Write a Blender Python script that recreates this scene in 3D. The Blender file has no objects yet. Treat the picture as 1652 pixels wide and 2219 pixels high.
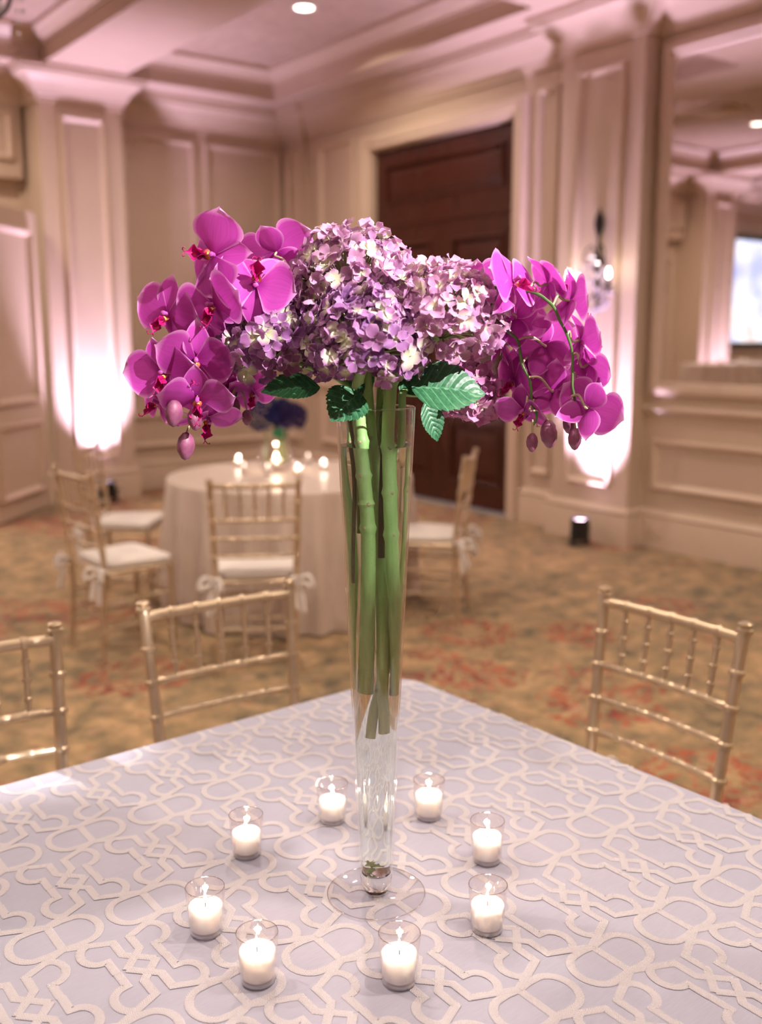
import bpy, math, random
from mathutils import Vector, Matrix, Euler, Quaternion
random.seed(11)
R = math.radians
S = bpy.context.scene
COL = S.collection
pi = math.pi

# ------------------------------------------------------------------ camera
FPX = 35 / 36 * 2219.0
PITCH, AZ, CZ = R(10.0), R(37.0), 1.55
CAM = Vector((0, 0, CZ))
FW = Vector((math.sin(AZ) * math.cos(PITCH), math.cos(AZ) * math.cos(PITCH), -math.sin(PITCH)))
RT = Vector((math.cos(AZ), -math.sin(AZ), 0))
UP = RT.cross(FW)
HEAD = Vector((math.sin(AZ), math.cos(AZ), 0))
VASE = Vector((0.784, 1.052, 0.762))

cd = bpy.data.cameras.new('camera')
cam = bpy.data.objects.new('camera', cd)
COL.objects.link(cam)
cd.sensor_fit = 'VERTICAL'
cd.sensor_height = 36
cd.sensor_width = 24
cd.lens = 35
cd.clip_start = 0.02
cd.dof.use_dof = True
cd.dof.focus_distance = 1.30
cd.dof.aperture_fstop = 2.8
cam.matrix_world = Matrix(((RT.x, UP.x, -FW.x, 0), (RT.y, UP.y, -FW.y, 0), (RT.z, UP.z, -FW.z, CZ), (0, 0, 0, 1)))
S.camera = cam

# ------------------------------------------------------------------ world, exposure
wd = bpy.data.worlds.new('world')
S.world = wd
wd.use_nodes = True
wd.node_tree.nodes['Background'].inputs[0].default_value = (0.9, 0.8, 0.75, 1)
wd.node_tree.nodes['Background'].inputs[1].default_value = 0.0
vs = S.view_settings
vs.view_transform = 'Standard'
vs.look = 'None'
vs.gamma = 1.0
vs.use_curve_mapping = False
vs.exposure = 0.0
cy = S.cycles
cy.max_bounces = 6
cy.diffuse_bounces = 3
cy.glossy_bounces = 3
cy.transmission_bounces = 7
cy.transparent_max_bounces = 12
cy.use_adaptive_sampling = True
cy.adaptive_threshold = 0.10
cy.adaptive_min_samples = 12
cy.sample_clamp_indirect = 5.0
cy.use_denoising = True

# light colours and powers (the lamps themselves are built with their fittings below)
WARM = (1.0, 0.84, 0.67)
PINK = (0.86, 0.66, 1.0)
P_DOWN = 49.0
P_PIN = 3300.0
P_UP = 800.0

# ------------------------------------------------------------------ helpers
def ray(px, py):
    return FW + RT * ((px - 826.0) / FPX) - UP * ((py - 1109.5) / FPX)

def on_z(px, py, z):
    d = ray(px, py)
    return CAM + d * ((z - CZ) / d.z)

def at(px, py, dd=0.0):
    """point on the pixel's ray at the vase's distance (plus dd metres)"""
    d = ray(px, py)
    h = VASE.xy.dot(HEAD.xy) + dd
    return CAM + d * (h / d.dot(HEAD))

def cam_dir(r, u, t):
    return (RT * r + Vector((0, 0, 1)) * u - HEAD * t).normalized()

def tag(o, label=None, cat=None, group=None, kind=None):
    if label: o['label'] = label
    if cat: o['category'] = cat
    if group: o['group'] = group
    if kind: o['kind'] = kind
    return o

def empty(name, loc=(0, 0, 0), rz=0.0, parent=None):
    o = bpy.data.objects.new(name, None)
    COL.objects.link(o)
    o.location = loc
    o.rotation_euler = (0, 0, rz)
    o.empty_display_size = 0.05
    o.parent = parent
    return o

def link(name, me, parent=None, loc=None, rot=None, scale=None):
    o = bpy.data.objects.new(name, me)
    COL.objects.link(o)
    o.parent = parent
    if loc is not None: o.location = loc
    if rot is not None:
        if isinstance(rot, Quaternion):
            o.rotation_mode = 'QUATERNION'
            o.rotation_quaternion = rot
        else:
            o.rotation_euler = rot
    if scale is not None: o.scale = (scale,) * 3 if isinstance(scale, (int, float)) else scale
    return o

def dup(root, loc, rz, label=None, group=None):
    r = root.copy()
    COL.objects.link(r)
    r.location = loc
    r.rotation_euler = (0, 0, rz)
    if label: r['label'] = label
    if group: r['group'] = group
    for ch in list(root.children):
        c = ch.copy()
        COL.objects.link(c)
        c.parent = r
        for g in list(ch.children):
            d = g.copy()
            COL.objects.link(d)
            d.parent = c
    return r

class MB:
    def __init__(self, off=None):
        self.v, self.f, self.uv, self.at = [], [], {}, None
        self.off = Vector(off) if off is not None else Vector((0, 0, 0))
    def add(self, vs_, fs):
        n = len(self.v)
        self.v += [tuple(Vector(p) - self.off) for p in vs_]
        self.f += [tuple(i + n for i in f) for f in fs]
        return self
    def box(self, x0, x1, y0, y1, z0, z1, bev=0.0):
        if bev <= 0:
            v = [(x, y, z) for z in (z0, z1) for y in (y0, y1) for x in (x0, x1)]
            return self.add(v, [(0, 2, 3, 1), (4, 5, 7, 6), (0, 1, 5, 4), (1, 3, 7, 5), (3, 2, 6, 7), (2, 0, 4, 6)])
        b = bev
        rings = []
        for z, i in ((z0, b), (z0 + b, 0), (z1 - b, 0), (z1, b)):
            rings.append([(x0 + i, y0 + b, z), (x0 + b, y0 + i, z), (x1 - b, y0 + i, z), (x1 - i, y0 + b, z), (x1 - i, y1 - b, z), (x1 - b, y1 - i, z), (x0 + b, y1 - i, z), (x0 + i, y1 - b, z)])
        v = [p for r in rings for p in r]
        f = [tuple(range(7, -1, -1)), tuple(range(24, 32))]
        for k in range(3):
            for j in range(8):
                f.append((k * 8 + j, k * 8 + (j + 1) % 8, k * 8 + 8 + (j + 1) % 8, k * 8 + 8 + j))
        return self.add(v, f)
    def tube(self, pts, rad, n=8, cap=True):
        pts = [Vector(p) for p in pts]
        m = len(pts)
        if not isinstance(rad, (list, tuple)): rad = [rad] * m
        t0 = (pts[1] - pts[0]).normalized()
        ref = Vector((0, 0, 1)) if abs(t0.z) < 0.9 else Vector((1, 0, 0))
        a = t0.cross(ref).normalized()
        v = []
        for i, p in enumerate(pts):
            t = (pts[min(i + 1, m - 1)] - pts[max(i - 1, 0)]).normalized()
            a = (a - t * a.dot(t)).normalized()
            b = t.cross(a)
            for k in range(n):
                w = 2 * pi * k / n
                v.append(p + (a * math.cos(w) + b * math.sin(w)) * rad[i])
        f = [(i * n + k, i * n + (k + 1) % n, (i + 1) * n + (k + 1) % n, (i + 1) * n + k) for i in range(m - 1) for k in range(n)]
        if cap:
            f.append(tuple(range(n - 1, -1, -1)))
            f.append(tuple((m - 1) * n + k for k in range(n)))
        return self.add(v, f)
    def lathe(self, prof, n=32, c=(0, 0, 0), axis=None):
        """prof: (r, z) from bottom to top"""
        c = Vector(c)
        q = Vector((0, 0, 1)).rotation_difference(Vector(axis)) if axis is not None else Quaternion()
        v, f, idx = [], [], []
        for r, z in prof:
            if r < 1e-6:
                idx.append([len(v)] * n)
                v.append(c + q @ Vector((0, 0, z)))
            else:
                idx.append(list(range(len(v), len(v) + n)))
                v += [c + q @ Vector((r * math.cos(2 * pi * k / n), r * math.sin(2 * pi * k / n), z)) for k in range(n)]
        for i in range(len(prof) - 1):
            A, B = idx[i], idx[i + 1]
            for k in range(n):
                k2 = (k + 1) % n
                q4 = (A[k], A[k2], B[k2], B[k])
                q4 = tuple(dict.fromkeys(q4))
                if len(q4) >= 3: f.append(q4)
        return self.add(v, f)
    def sweep(self, path, prof, closed=False):
        """prof (out, z) swept along plan path; out points to the right of travel"""
        P = [Vector((p[0], p[1])) for p in path]
        m = len(P)
        def nrm(a, b):
            d = (b - a).normalized()
            return Vector((d.y, -d.x))
        v, f, k = [], [], len(prof)
        for i in range(m):
            if closed or 0 < i < m - 1:
                n1, n2 = nrm(P[i - 1], P[i]), nrm(P[i], P[(i + 1) % m])
                mt = (n1 + n2) / (1 + n1.dot(n2))
            elif i == 0: mt = nrm(P[0], P[1])
            else: mt = nrm(P[-2], P[-1])
            for o, z in prof:
                q = P[i] + mt * o
                v.append((q.x, q.y, z))
        for i in range(m if closed else m - 1):
            j = (i + 1) % m
            for a in range(k - 1):
                f.append((i * k + a, i * k + a + 1, j * k + a + 1, j * k + a))
        return self.add(v, f)
    def frame(self, o, u, w, nrm, u0, u1, w0, w1, prof):
        """mitred rectangular moulding on the plane o,u,w facing nrm; prof (inset, height)"""
        o, u, w, nrm = Vector(o), Vector(u), Vector(w), Vector(nrm)
        v, f, k = [], [], len(prof)
        for (a, b, sa, sb) in ((u0, w0, 1, 1), (u1, w0, -1, 1), (u1, w1, -1, -1), (u0, w1, 1, -1)):
            for ins, h in prof:
                v.append(o + u * (a + sa * ins) + w * (b + sb * ins) + nrm * h)
        for i in range(4):
            j = (i + 1) % 4
            for a in range(k - 1):
                f.append((i * k + a, j * k + a, j * k + a + 1, i * k + a + 1))
        return self.add(v, f)
    def mesh(self, name, mat, smooth=True, ang=40):
        me = bpy.data.meshes.new(name)
        me.from_pydata(self.v, [], self.f)
        me.materials.append(mat)
        if smooth:
            me.polygons.foreach_set('use_smooth', [True] * len(me.polygons))
            if ang: me.set_sharp_from_angle(angle=R(ang))
        me.update()
        return me
    def build(self, name, mat, parent=None, smooth=True, ang=40, fix=False):
        me = self.mesh(name, mat, smooth, ang)
        if fix:
            import bmesh
            bm = bmesh.new()
            bm.from_mesh(me)
            bmesh.ops.recalc_face_normals(bm, faces=bm.faces)
            bm.to_mesh(me)
            bm.free()
        return link(name, me, parent)

def smoothpath(pts, k=6):
    """Catmull-Rom through the points"""
    P = [Vector(p) for p in pts]
    if len(P) < 3: return P
    P = [P[0] * 2 - P[1]] + P + [P[-1] * 2 - P[-2]]
    out = []
    for i in range(1, len(P) - 2):
        for j in range(k):
            t = j / k
            a, b, c, d = P[i - 1], P[i], P[i + 1], P[i + 2]
            out.append(0.5 * ((2 * b) + (c - a) * t + (2 * a - 5 * b + 4 * c - d) * t * t + (3 * b - a - 3 * c + d) * t ** 3))
    out.append(P[-2])
    return out

# ------------------------------------------------------------------ materials
class NT:
    def __init__(self, name):
        self.m = bpy.data.materials.new(name)
        self.m.use_nodes = True
        self.t = self.m.node_tree
        self.n = self.t.nodes
        self.b = self.n['Principled BSDF']
        self.out = self.n['Material Output']
    def node(self, typ, **kw):
        n = self.n.new(typ)
        for k, v in kw.items(): setattr(n, k, v)
        return n
    def ln(self, a, b): self.t.links.new(a, b)
    def set(self, **kw):
        for k, v in kw.items():
            self.b.inputs[k.replace('_', ' ')].default_value = v
        return self
    def ramp(self, src, stops):
        r = self.node('ShaderNodeValToRGB')
        e = r.color_ramp.elements
        while len(e) < len(stops): e.new(0.5)
        for i, (p, c) in enumerate(stops):
            e[i].position = p
            e[i].color = (*c, 1) if len(c) == 3 else c
        self.ln(src, r.inputs[0])
        return r
    def math(self, op, a, b=None, clamp=False):
        n = self.node('ShaderNodeMath', operation=op)
        n.use_clamp = clamp
        for i, x in enumerate((a, b)):
            if x is None: continue
            if isinstance(x, (int, float)): n.inputs[i].default_value = x
            else: self.ln(x, n.inputs[i])
        return n.outputs[0]
    def noise(self, scale, detail=2.0, vec=None, rough=0.5):
        n = self.node('ShaderNodeTexNoise')
        n.inputs['Scale'].default_value = scale
        n.inputs['Detail'].default_value = detail
        n.inputs['Roughness'].default_value = rough
        if vec is not None: self.ln(vec, n.inputs['Vector'])
        return n
    def coord(self, which='Object'):
        return self.node('ShaderNodeTexCoord').outputs[which]
    def mix(self, fac, a, b, typ='MIX'):
        n = self.node('ShaderNodeMix', data_type='RGBA', blend_type=typ)
        for i, x in ((0, fac), (6, a), (7, b)):
            if isinstance(x, (int, float)): n.inputs[i].default_value = x
            elif isinstance(x, tuple): n.inputs[i].default_value = (*x, 1)
            else: self.ln(x, n.inputs[i])
        return n.outputs[2]
    def bump(self, h, strength=0.3, dist=0.01):
        b = self.node('ShaderNodeBump')
        b.inputs['Strength'].default_value = strength
        b.inputs['Distance'].default_value = dist
        self.ln(h, b.inputs['Height'])
        self.ln(b.outputs[0], self.b.inputs['Normal'])
        return b

def plain(name, col, rough=0.5, metal=0.0, var=0.06, vscale=6.0, bump=0.0, bscale=200.0, **kw):
    t = NT(name)
    c = t.coord()
    nz = t.noise(vscale, 3, c)
    lo = tuple(x * (1 - var) for x in col)
    hi = tuple(min(1, x * (1 + var)) for x in col)
    r = t.ramp(nz.outputs[0], [(0.3, lo), (0.7, hi)])
    t.ln(r.outputs[0], t.b.inputs['Base Color'])
    t.set(Roughness=rough, Metallic=metal)
    if bump:
        t.bump(t.noise(bscale, 2, c).outputs[0], bump, 0.002)
    for k, v in kw.items(): t.b.inputs[k.replace('_', ' ')].default_value = v
    return t.m

def emit(name, col, strength):
    t = NT(name)
    t.set(Base_Color=(*col, 1), Emission_Color=(*col, 1), Emission_Strength=strength)
    return t.m

def thin_glass(name, tint=(0.97, 0.98, 0.98), base=0.05, gain=0.75, rough=0.02):
    t = NT(name)
    t.n.remove(t.b)
    lw = t.node('ShaderNodeLayerWeight')
    lw.inputs[0].default_value = 0.5
    p = t.math('POWER', lw.outputs['Facing'], 3.5)
    f = t.math('ADD', t.math('MULTIPLY', p, gain), base, True)
    tr = t.node('ShaderNodeBsdfTransparent')
    tr.inputs[0].default_value = (*tint, 1)
    gl = t.node('ShaderNodeBsdfGlossy')
    gl.inputs['Roughness'].default_value = rough
    gl.inputs['Color'].default_value = (1, 1, 1, 1)
    mx = t.node('ShaderNodeMixShader')
    t.ln(f, mx.inputs[0]); t.ln(tr.outputs[0], mx.inputs[1]); t.ln(gl.outputs[0], mx.inputs[2])
    t.ln(mx.outputs[0], t.out.inputs[0])
    return t.m

def real_glass(name, ior=1.5, col=(1, 1, 1), rough=0.0):
    t = NT(name)
    t.n.remove(t.b)
    g = t.node('ShaderNodeBsdfGlass')
    g.inputs['IOR'].default_value = ior
    g.inputs['Color'].default_value = (*col, 1)
    g.inputs['Roughness'].default_value = rough
    t.ln(g.outputs[0], t.out.inputs[0])
    return t.m

M = {}
M['wall'] = plain('wall paint', (0.585, 0.455, 0.355), 0.55, var=0.025, vscale=2, bump=0.05)
M['panel'] = plain('wall panel paint', (0.57, 0.44, 0.35), 0.6, var=0.03, vscale=3, bump=0.08, bscale=350)
M['trim'] = plain('trim paint', (0.64, 0.50, 0.395), 0.4, var=0.02)
M['soffit'] = plain('soffit paint', (0.60, 0.46, 0.365), 0.6, var=0.02)
M['ceil'] = plain('ceiling wallpaper', (0.47, 0.345, 0.265), 0.8, var=0.10, vscale=9, bump=0.2, bscale=60)
M['doorwood'] = None
M['black'] = plain('black metal', (0.012, 0.010, 0.012), 0.45, 0.3)
M['plastic'] = plain('black plastic', (0.02, 0.02, 0.022), 0.5)
M['iron'] = plain('dark iron', (0.03, 0.025, 0.028), 0.5, 0.5)
M['white'] = plain('white paint', (0.8, 0.78, 0.75), 0.4)

def wood_mat():
    t = NT('mahogany door')
    mp = t.node('ShaderNodeMapping')
    mp.inputs['Scale'].default_value = (1, 1, 0.12)
    t.ln(t.coord(), mp.inputs[0])
    n1 = t.noise(22, 4, mp.outputs[0])
    n2 = t.noise(1.6, 2, t.coord())
    a = t.ramp(n1.outputs[0], [(0.3, (0.018, 0.005, 0.0035)), (0.7, (0.060, 0.014, 0.008))])
    b = t.mix(n2.outputs[0], a.outputs[0], (0.070, 0.015, 0.007))
    t.ln(b, t.b.inputs['Base Color'])
    t.set(Roughness=0.26)
    return t.m
M['doorwood'] = wood_mat()

def carpet_mat():
    t = NT('floral carpet')
    c = t.coord()
    warp = t.noise(5.0, 3, c)
    vadd = t.node('ShaderNodeVectorMath', operation='MULTIPLY_ADD')
    t.ln(warp.outputs['Color'], vadd.inputs[0])
    vadd.inputs[1].default_value = (0.16, 0.16, 0)
    t.ln(c, vadd.inputs[2])
    wv = vadd.outputs[0]
    # olive and gold ground, mottled
    g1 = t.noise(7.5, 4, wv, .62)
    g2 = t.noise(1.1, 2, c)
    gm = t.math('ADD', t.math('MULTIPLY', g1.outputs[0], .72), t.math('MULTIPLY', g2.outputs[0], .28))
    ground = t.ramp(gm, [(0.36, (0.105, 0.080, 0.042)), (0.46, (0.250, 0.170, 0.085)), (0.54, (0.35, 0.225, 0.108)), (0.64, (0.52, 0.32, 0.165))])
    # rust blossoms gathered in rosettes, and single petals strewn between them
    v2 = t.node('ShaderNodeTexVoronoi', feature='F1')
    v2.inputs['Scale'].default_value = 1.45
    t.ln(wv, v2.inputs['Vector'])
    ros = t.ramp(v2.outputs['Distance'], [(0.14, (.35, .35, .35)), (0.24, (1, 1, 1)), (0.34, (1, 1, 1)), (0.46, (0.0, 0.0, 0.0))])
    n3 = t.noise(22, 2, wv)
    thr = t.math('SUBTRACT', .655, t.math('MULTIPLY', ros.outputs[0], .185))
    redm = t.math('MULTIPLY', t.math('SUBTRACT', n3.outputs[0], thr), 22.0, True)
    hue = t.ramp(t.noise(6, 2, c).outputs[0], [(0.42, (0.20, 0.014, 0.006)), (0.58, (0.40, 0.075, 0.025))])
    c3 = t.mix(t.math('MULTIPLY', redm, .9), ground.outputs[0], hue.outputs[0])
    n4 = t.noise(11, 2, wv)
    pale = t.math('MULTIPLY', t.math('SUBTRACT', n4.outputs[0], .60), 14.0, True)
    c4 = t.mix(t.math('MULTIPLY', pale, .65), c3, (.50, .30, .185))
    t.ln(c4, t.b.inputs['Base Color'])
    t.set(Roughness=0.95)
    t.b.inputs['Sheen Weight'].default_value = 0.15
    t.bump(t.noise(900, 1, c).outputs[0], 0.5, 0.004)
    return t.m
M['carpet'] = carpet_mat()

M['gold'] = plain('champagne gold paint', (0.58, 0.455, 0.325), 0.33, 0.65, var=0.08, vscale=15)
M['cushion'] = plain('white cushion fabric', (0.72, 0.66, 0.64), 0.9, var=0.03, bump=0.15, bscale=500)
M['skirt'] = plain('taupe satin cloth', (0.57, 0.455, 0.40), 0.38, var=0.03, bump=0.05, bscale=400)
M['skirt'].node_tree.nodes['Principled BSDF'].inputs['Sheen Weight'].default_value = 0.3

# ------------------------------------------------------------------ the room
XR, YB, XL, YF = 6.0, 9.65, -6.0, -5.0
ZC, ZS = 4.17, 3.88         # ceiling, soffit
FR = [(0, 0), (0, 0.020), (0.008, 0.036), (0.022, 0.040), (0.032, 0.026), (0.042, 0.020), (0.055, 0)]

def panel_frames(parent, o, u, n, rects, field=True):
    """applied picture-frame mouldings, each its own part"""
    for (a, b, c, d) in rects:
        fo = MB().frame(o, u, (0, 0, 1), n, a, b, c, d, FR).build('panel_molding', M['trim'], parent)
        if field:
            ou, nn = Vector(o), Vector(n)
            q = [ou + Vector(u) * s + Vector((0, 0, w)) + nn * 0.004 for s, w in ((a + .05, c + .05), (b - .05, c + .05), (b - .05, d - .05), (a + .05, d - .05))]
            q2 = [p - nn * 0.004 for p in q]
            MB().add(q + q2, [(0, 1, 2, 3), (0, 4, 5, 1), (1, 5, 6, 2), (2, 6, 7, 3), (3, 7, 4, 0)]).build('panel_field', M['panel'], parent, smooth=False)

fl = tag(MB().box(XL - .2, XR + .4, YF - .2, YB + 2.2, -0.12, 0).build('floor', M['carpet'], smooth=False), kind='structure')
tag(MB().box(XL - .2, XR + .4, YF - .2, YB + 2.2, ZC, ZC + .15).build('ceiling', M['ceil'], smooth=False), kind='structure')

# back wall with its long doorway
wb = MB()
wb.box(3.10, XR + .3, YB, YB + .2, 0, ZC)
wb.box(XL - .2, -.89, YB, YB + .2, 0, ZC)
wb.box(-.89, 3.10, YB - .10, YB + .2, 2.97, ZC)
wb.box(-.89, 3.10, YB + 1.3, YB + 1.5, 0, 2.97)
wb.box(-.89, 3.10, YB + .2, YB + 1.5, 2.97, 3.2)
wb.box(-1.09, -.89, YB + .2, YB + 1.5, 0, 2.97)
wb.box(3.10, 3.3, YB + .2, YB + 1.5, 0, 2.97)
wall_back = tag(wb.build('wall_back', M['wall'], smooth=False), 'beige panelled wall behind the round table', kind='structure')
panel_frames(wall_back, (0, YB, 0), (1, 0, 0), (0, -1, 0), [(4.08, 4.87, 1.17, 3.50), (4.99, 5.88, 1.17, 3.50), (4.06, 5.88, .42, .76)])
panel_frames(wall_back, (0, YB - .10, 0), (1, 0, 0), (0, -1, 0), [(1.6, 3.02, 3.12, 3.55), (0.0, 1.5, 3.12, 3.55), (-.84, -.1, 3.12, 3.55)])
panel_frames(wall_back, (0, YB, 0), (1, 0, 0), (0, -1, 0), [(-5.8, -1.85, 3.25, 3.55)])
# inner casing of the doorway
cs = MB()
cs.box(2.93, 3.10, YB + .04, YB + .2, 0, 2.97)
cs.box(-.89, -.77, YB + .04, YB + .2, 0, 2.97)
cs.box(-.77, 2.93, YB + .04, YB + .2, 2.66, 2.97)
cs.build('doorway_casing', M['trim'], wall_back, smooth=False)

# right wall with the dark double door
wr = MB()
wr.box(XR, XR + .2, 8.12, YB + .2, 0, ZC)
wr.box(XR, XR + .2, YF - .2, 6.14, 0, ZC)
wr.box(XR, XR + .2, 6.14, 8.12, 3.31, ZC)
wall_right = tag(wr.build('wall_right', M['wall'], smooth=False), 'beige panelled wall with the mirror and dark door', kind='structure')
panel_frames(wall_right, (XR, 0, 0), (0, 1, 0), (-1, 0, 0), [(8.38, 9.00, .42, 3.48), (5.64, 5.88, .42, 3.46), (2.2, 4.62, .44, .81), (-.6, 1.9, .44, .81), (-.6, 1.9, 1.17, 3.47)])
cp = MB().box(5.94, XR, 9.25, YB, 0, ZS).build('corner_pilaster', M['wall'], wall_right, smooth=False)
MB().frame((5.94, 0, 0), (0, 1, 0), (0, 0, 1), (-1, 0, 0), 9.33, 9.57, .42, 3.48, FR).build('panel_molding', M['trim'], cp)

wl = tag(MB().box(XL - .2, XL, YF, YB, 0, ZC).build('wall_left', M['wall'], smooth=False), kind='structure')
wf = tag(MB().box(XL, XR, YF - .2, YF, 0, ZC).build('wall_front', M['wall'], smooth=False), kind='structure')

# pilasters
def pilaster(name, box, o, u, n, rect):
    p = tag(MB().box(*box).build(name, M['wall'], smooth=False), kind='structure')
    panel_frames(p, o, u, n, [rect])
    return p
p1 = pilaster('trim_1', (3.15, 3.92, 9.20, YB, 0, ZS), (0, 9.20, 0), (1, 0, 0), (0, -1, 0), (3.33, 3.75, .40, 3.50))
p2 = pilaster('trim_2', (-1.69, -.92, 9.20, YB, 0, ZS), (0, 9.20, 0), (1, 0, 0), (0, -1, 0), (-1.51, -1.10, .40, 3.50))
p3 = pilaster('trim_3', (5.84, XR, 4.72, 5.49, 0, ZS), (5.84, 0, 0), (0, 1, 0), (-1, 0, 0), (4.87, 5.32, .43, 3.45))
p1['label'] = 'panelled pilaster glowing pink beside the open door'
p3['label'] = 'panelled pilaster with the crystal sconce'

# skirting, chair rail, crown
plan = [(XL, YB), (-1.69, YB), (-1.69, 9.20), (-.92, 9.20), (-.92, YB - .10)]
planb = [(3.15, YB - .10), (3.15, 9.20), (3.92, 9.20), (3.92, YB), (5.94, YB), (5.94, 9.25), (XR, 9.25)]
planc = [(XR, 5.49), (5.84, 5.49), (5.84, 4.72), (XR, 4.72), (XR, YF)]
BASE = [(0, 0), (.030, 0), (.030, .215), (.024, .235), (.034, .25), (.030, .265), (.012, .285), (0, .29)]
RAIL = [(0, .985), (.012, .985), (.018, 1.0), (.040, 1.015), (.046, 1.03), (.040, 1.045), (.012, 1.05), (0, 1.055)]
CROWN = [(0, 3.60), (.022, 3.60), (.022, 3.635), (.034, 3.645), (.034, 3.66), (.05, 3.68), (.075, 3.72), (.115, 3.765), (.165, 3.80), (.185, 3.81), (.185, 3.835), (.205, 3.845), (.205, 3.88)]
COVE = [(0, 4.02), (.018, 4.02), (.018, 4.045), (.05, 4.075), (.085, 4.125), (.10, 4.13), (.10, 4.17)]
b = MB()
b.sweep(plan[:4] + [(-.92, YB + .03)], BASE).sweep([(3.13, YB + .03)] + planb[1:] + [(XR, 8.27)], BASE)
b.sweep([(XR, 5.99)] + planc, BASE)
tag(b.build('baseboard_right', M['trim']), kind='structure')
b = MB()
b.sweep([(3.92, YB), (5.94, YB), (5.94, 9.25), (XR, 9.25), (XR, 8.27)], RAIL)
b.sweep([(XR, 4.72), (XR, YF)], RAIL)
tag(b.build('trim_4', M['trim']), 'beige chair rail along the walls', kind='structure')
b = MB().sweep(plan + planb[0:] + planc, CROWN)
tag(b.build('trim_5', M['trim']), 'beige crown molding under the coffered ceiling', kind='structure')
b = MB().sweep([(XL, YF), (XL, YB)], CROWN).sweep([(XR, YF), (XL, YF)], CROWN)
tag(b.build('trim_6', M['trim']), kind='structure')

# soffits, beams, coffer mouldings
b = MB()
b.box(XL, XR, 9.10, YB, ZS, ZC)
b.box(5.50, XR, YF, 9.10, ZS, ZC)
b.box(XL, XL + .5, YF, 9.10, ZS, ZC)
b.box(XL + .5, 5.50, YF, YF + .5, ZS, ZC)
tag(b.build('trim_8', M['soffit'], smooth=False), kind='structure')
ntrim = 9
for (x0, x1, y0, y1) in ((3.17, 3.91, YF + .5, 9.10), (-1.68, -.93, YF + .5, 9.10), (3.91, 5.5, 4.73, 5.48), (-.93, 3.17, 4.73, 5.48), (XL + .5, -1.68, 4.73, 5.48)):
    tag(MB().box(x0, x1, y0, y1, ZS, ZC).build('trim_%d' % ntrim, M['soffit'], smooth=False), kind='structure')
    ntrim += 1
for (x0, x1) in ((3.91, 5.5), (-.93, 3.17), (XL + .5, -1.68)):
    for (y0, y1) in ((5.48, 9.10), (YF + .5, 4.73)):
        tag(MB().sweep([(x0, y0), (x0, y1), (x1, y1), (x1, y0)], COVE, closed=True).build('trim_%d' % ntrim, M['trim']), kind='structure')
        ntrim += 1

# door_1: dark double door with a transom panel
d1 = tag(empty('door_1', (XR + .06, 7.13, 0)), 'tall dark mahogany double door with transom panel', kind='structure')
OFF = (XR + .06, 7.13, 0)
def door_piece(name, y0, y1, z0, z1, x, parent):
    return MB(OFF).box(x, XR + .12, y0, y1, z0, z1, .004).build(name, M['doorwood'], parent, smooth=False)
RAISE = [(0, 0), (0, .010), (.012, .018), (.026, .016), (.036, -.006), (.040, -.018), (.048, -.018), (.085, -.002), (.09, -.002)]
def door_panel(y0, y1, z0, z1, x, parent):
    m = MB(OFF)
    m.frame((x, 0, 0), (0, 1, 0), (0, 0, 1), (-1, 0, 0), y0, y1, z0, z1, RAISE)
    k = .09
    m.add([(x + .002, y0 + k, z0 + k), (x + .002, y1 - k, z0 + k), (x + .002, y1 - k, z1 - k), (x + .002, y0 + k, z1 - k)], [(0, 1, 2, 3)])
    return m.build('door_panel', M['doorwood'], parent, smooth=False)
def rails(y0, y1, z0, z1, holes, x, parent, name):
    """stiles and rails around a column of panels"""
    m = MB(OFF)
    hy0, hy1 = holes[0][0], holes[0][1]
    m.box(x, XR + .12, y0, hy0, z0, z1)
    m.box(x, XR + .12, hy1, y1, z0, z1)
    zs = [z0] + [z for h in holes for z in (h[2], h[3])] + [z1]
    for i in range(0, len(zs), 2): m.box(x, XR + .12, hy0, hy1, zs[i], zs[i + 1])
    o = m.build(name, M['doorwood'], parent, smooth=False)
    for h in holes: door_panel(h[0], h[1], h[2], h[3], x, o)
    return o
XD = XR + .06
rails(6.15, 8.11, 2.58, 3.30, [(6.30, 7.98, 2.80, 3.16)], XD, d1, 'transom')
for (a, b_) in ((6.15, 7.127), (7.133, 8.11)):
    lf = rails(a, b_, .02, 2.57, [(a + .14, b_ - .14, .24, .78), (a + .14, b_ - .14, .95, 2.05), (a + .14, b_ - .14, 2.15, 2.42)], XD, d1, 'door_leaf')
for yy in (7.06, 7.20):
    MB(OFF).lathe([(0, 0), (.022, 0), (.022, .01), (.008, .014), (.008, .04), (.026, .05), (.026, .065), (0, .075)], 16, (XD, yy, 1.02), (-1, 0, 0)).build('door_knob', plain('brass', (.5, .36, .15), .3, 1.0), d1)
MB(OFF).box(XR - .02, XR + .14, 6.15, 8.11, 0, .016).build('threshold', plain('pale metal strip', (.55, .58, .66), .35, .6), d1, smooth=False)
CAS = [(0, 0), (0, .02), (.012, .035), (.05, .035), (.06, .05), (.10, .05), (.115, .06), (.135, .06), (.145, .04), (.145, 0)]
b = MB()
for (o0, o1, q0, q1) in ((5.995, 6.14, 0, 0), (8.12, 8.265, 0, 0)):
    pass
pth = [(6.14, 0.0), (6.14, 3.31), (8.12, 3.31), (8.12, 0.0)]
n_ = []
v, f = [], []
for i, (yy, zz) in enumerate(pth):
    sy = -1 if i < 2 else 1
    sz = 0 if i in (0, 3) else 1
    for o_, h_ in CAS:
        v.append((XR - h_, yy + sy * o_, zz + sz * o_))
k = len(CAS)
for i in range(3):
    for a in range(k - 1): f.append((i * k + a, (i + 1) * k + a, (i + 1) * k + a + 1, i * k + a + 1))
tag(MB().add(v, f).build('trim_7', M['trim']), 'beige casing around the dark double door', kind='structure')
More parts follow.
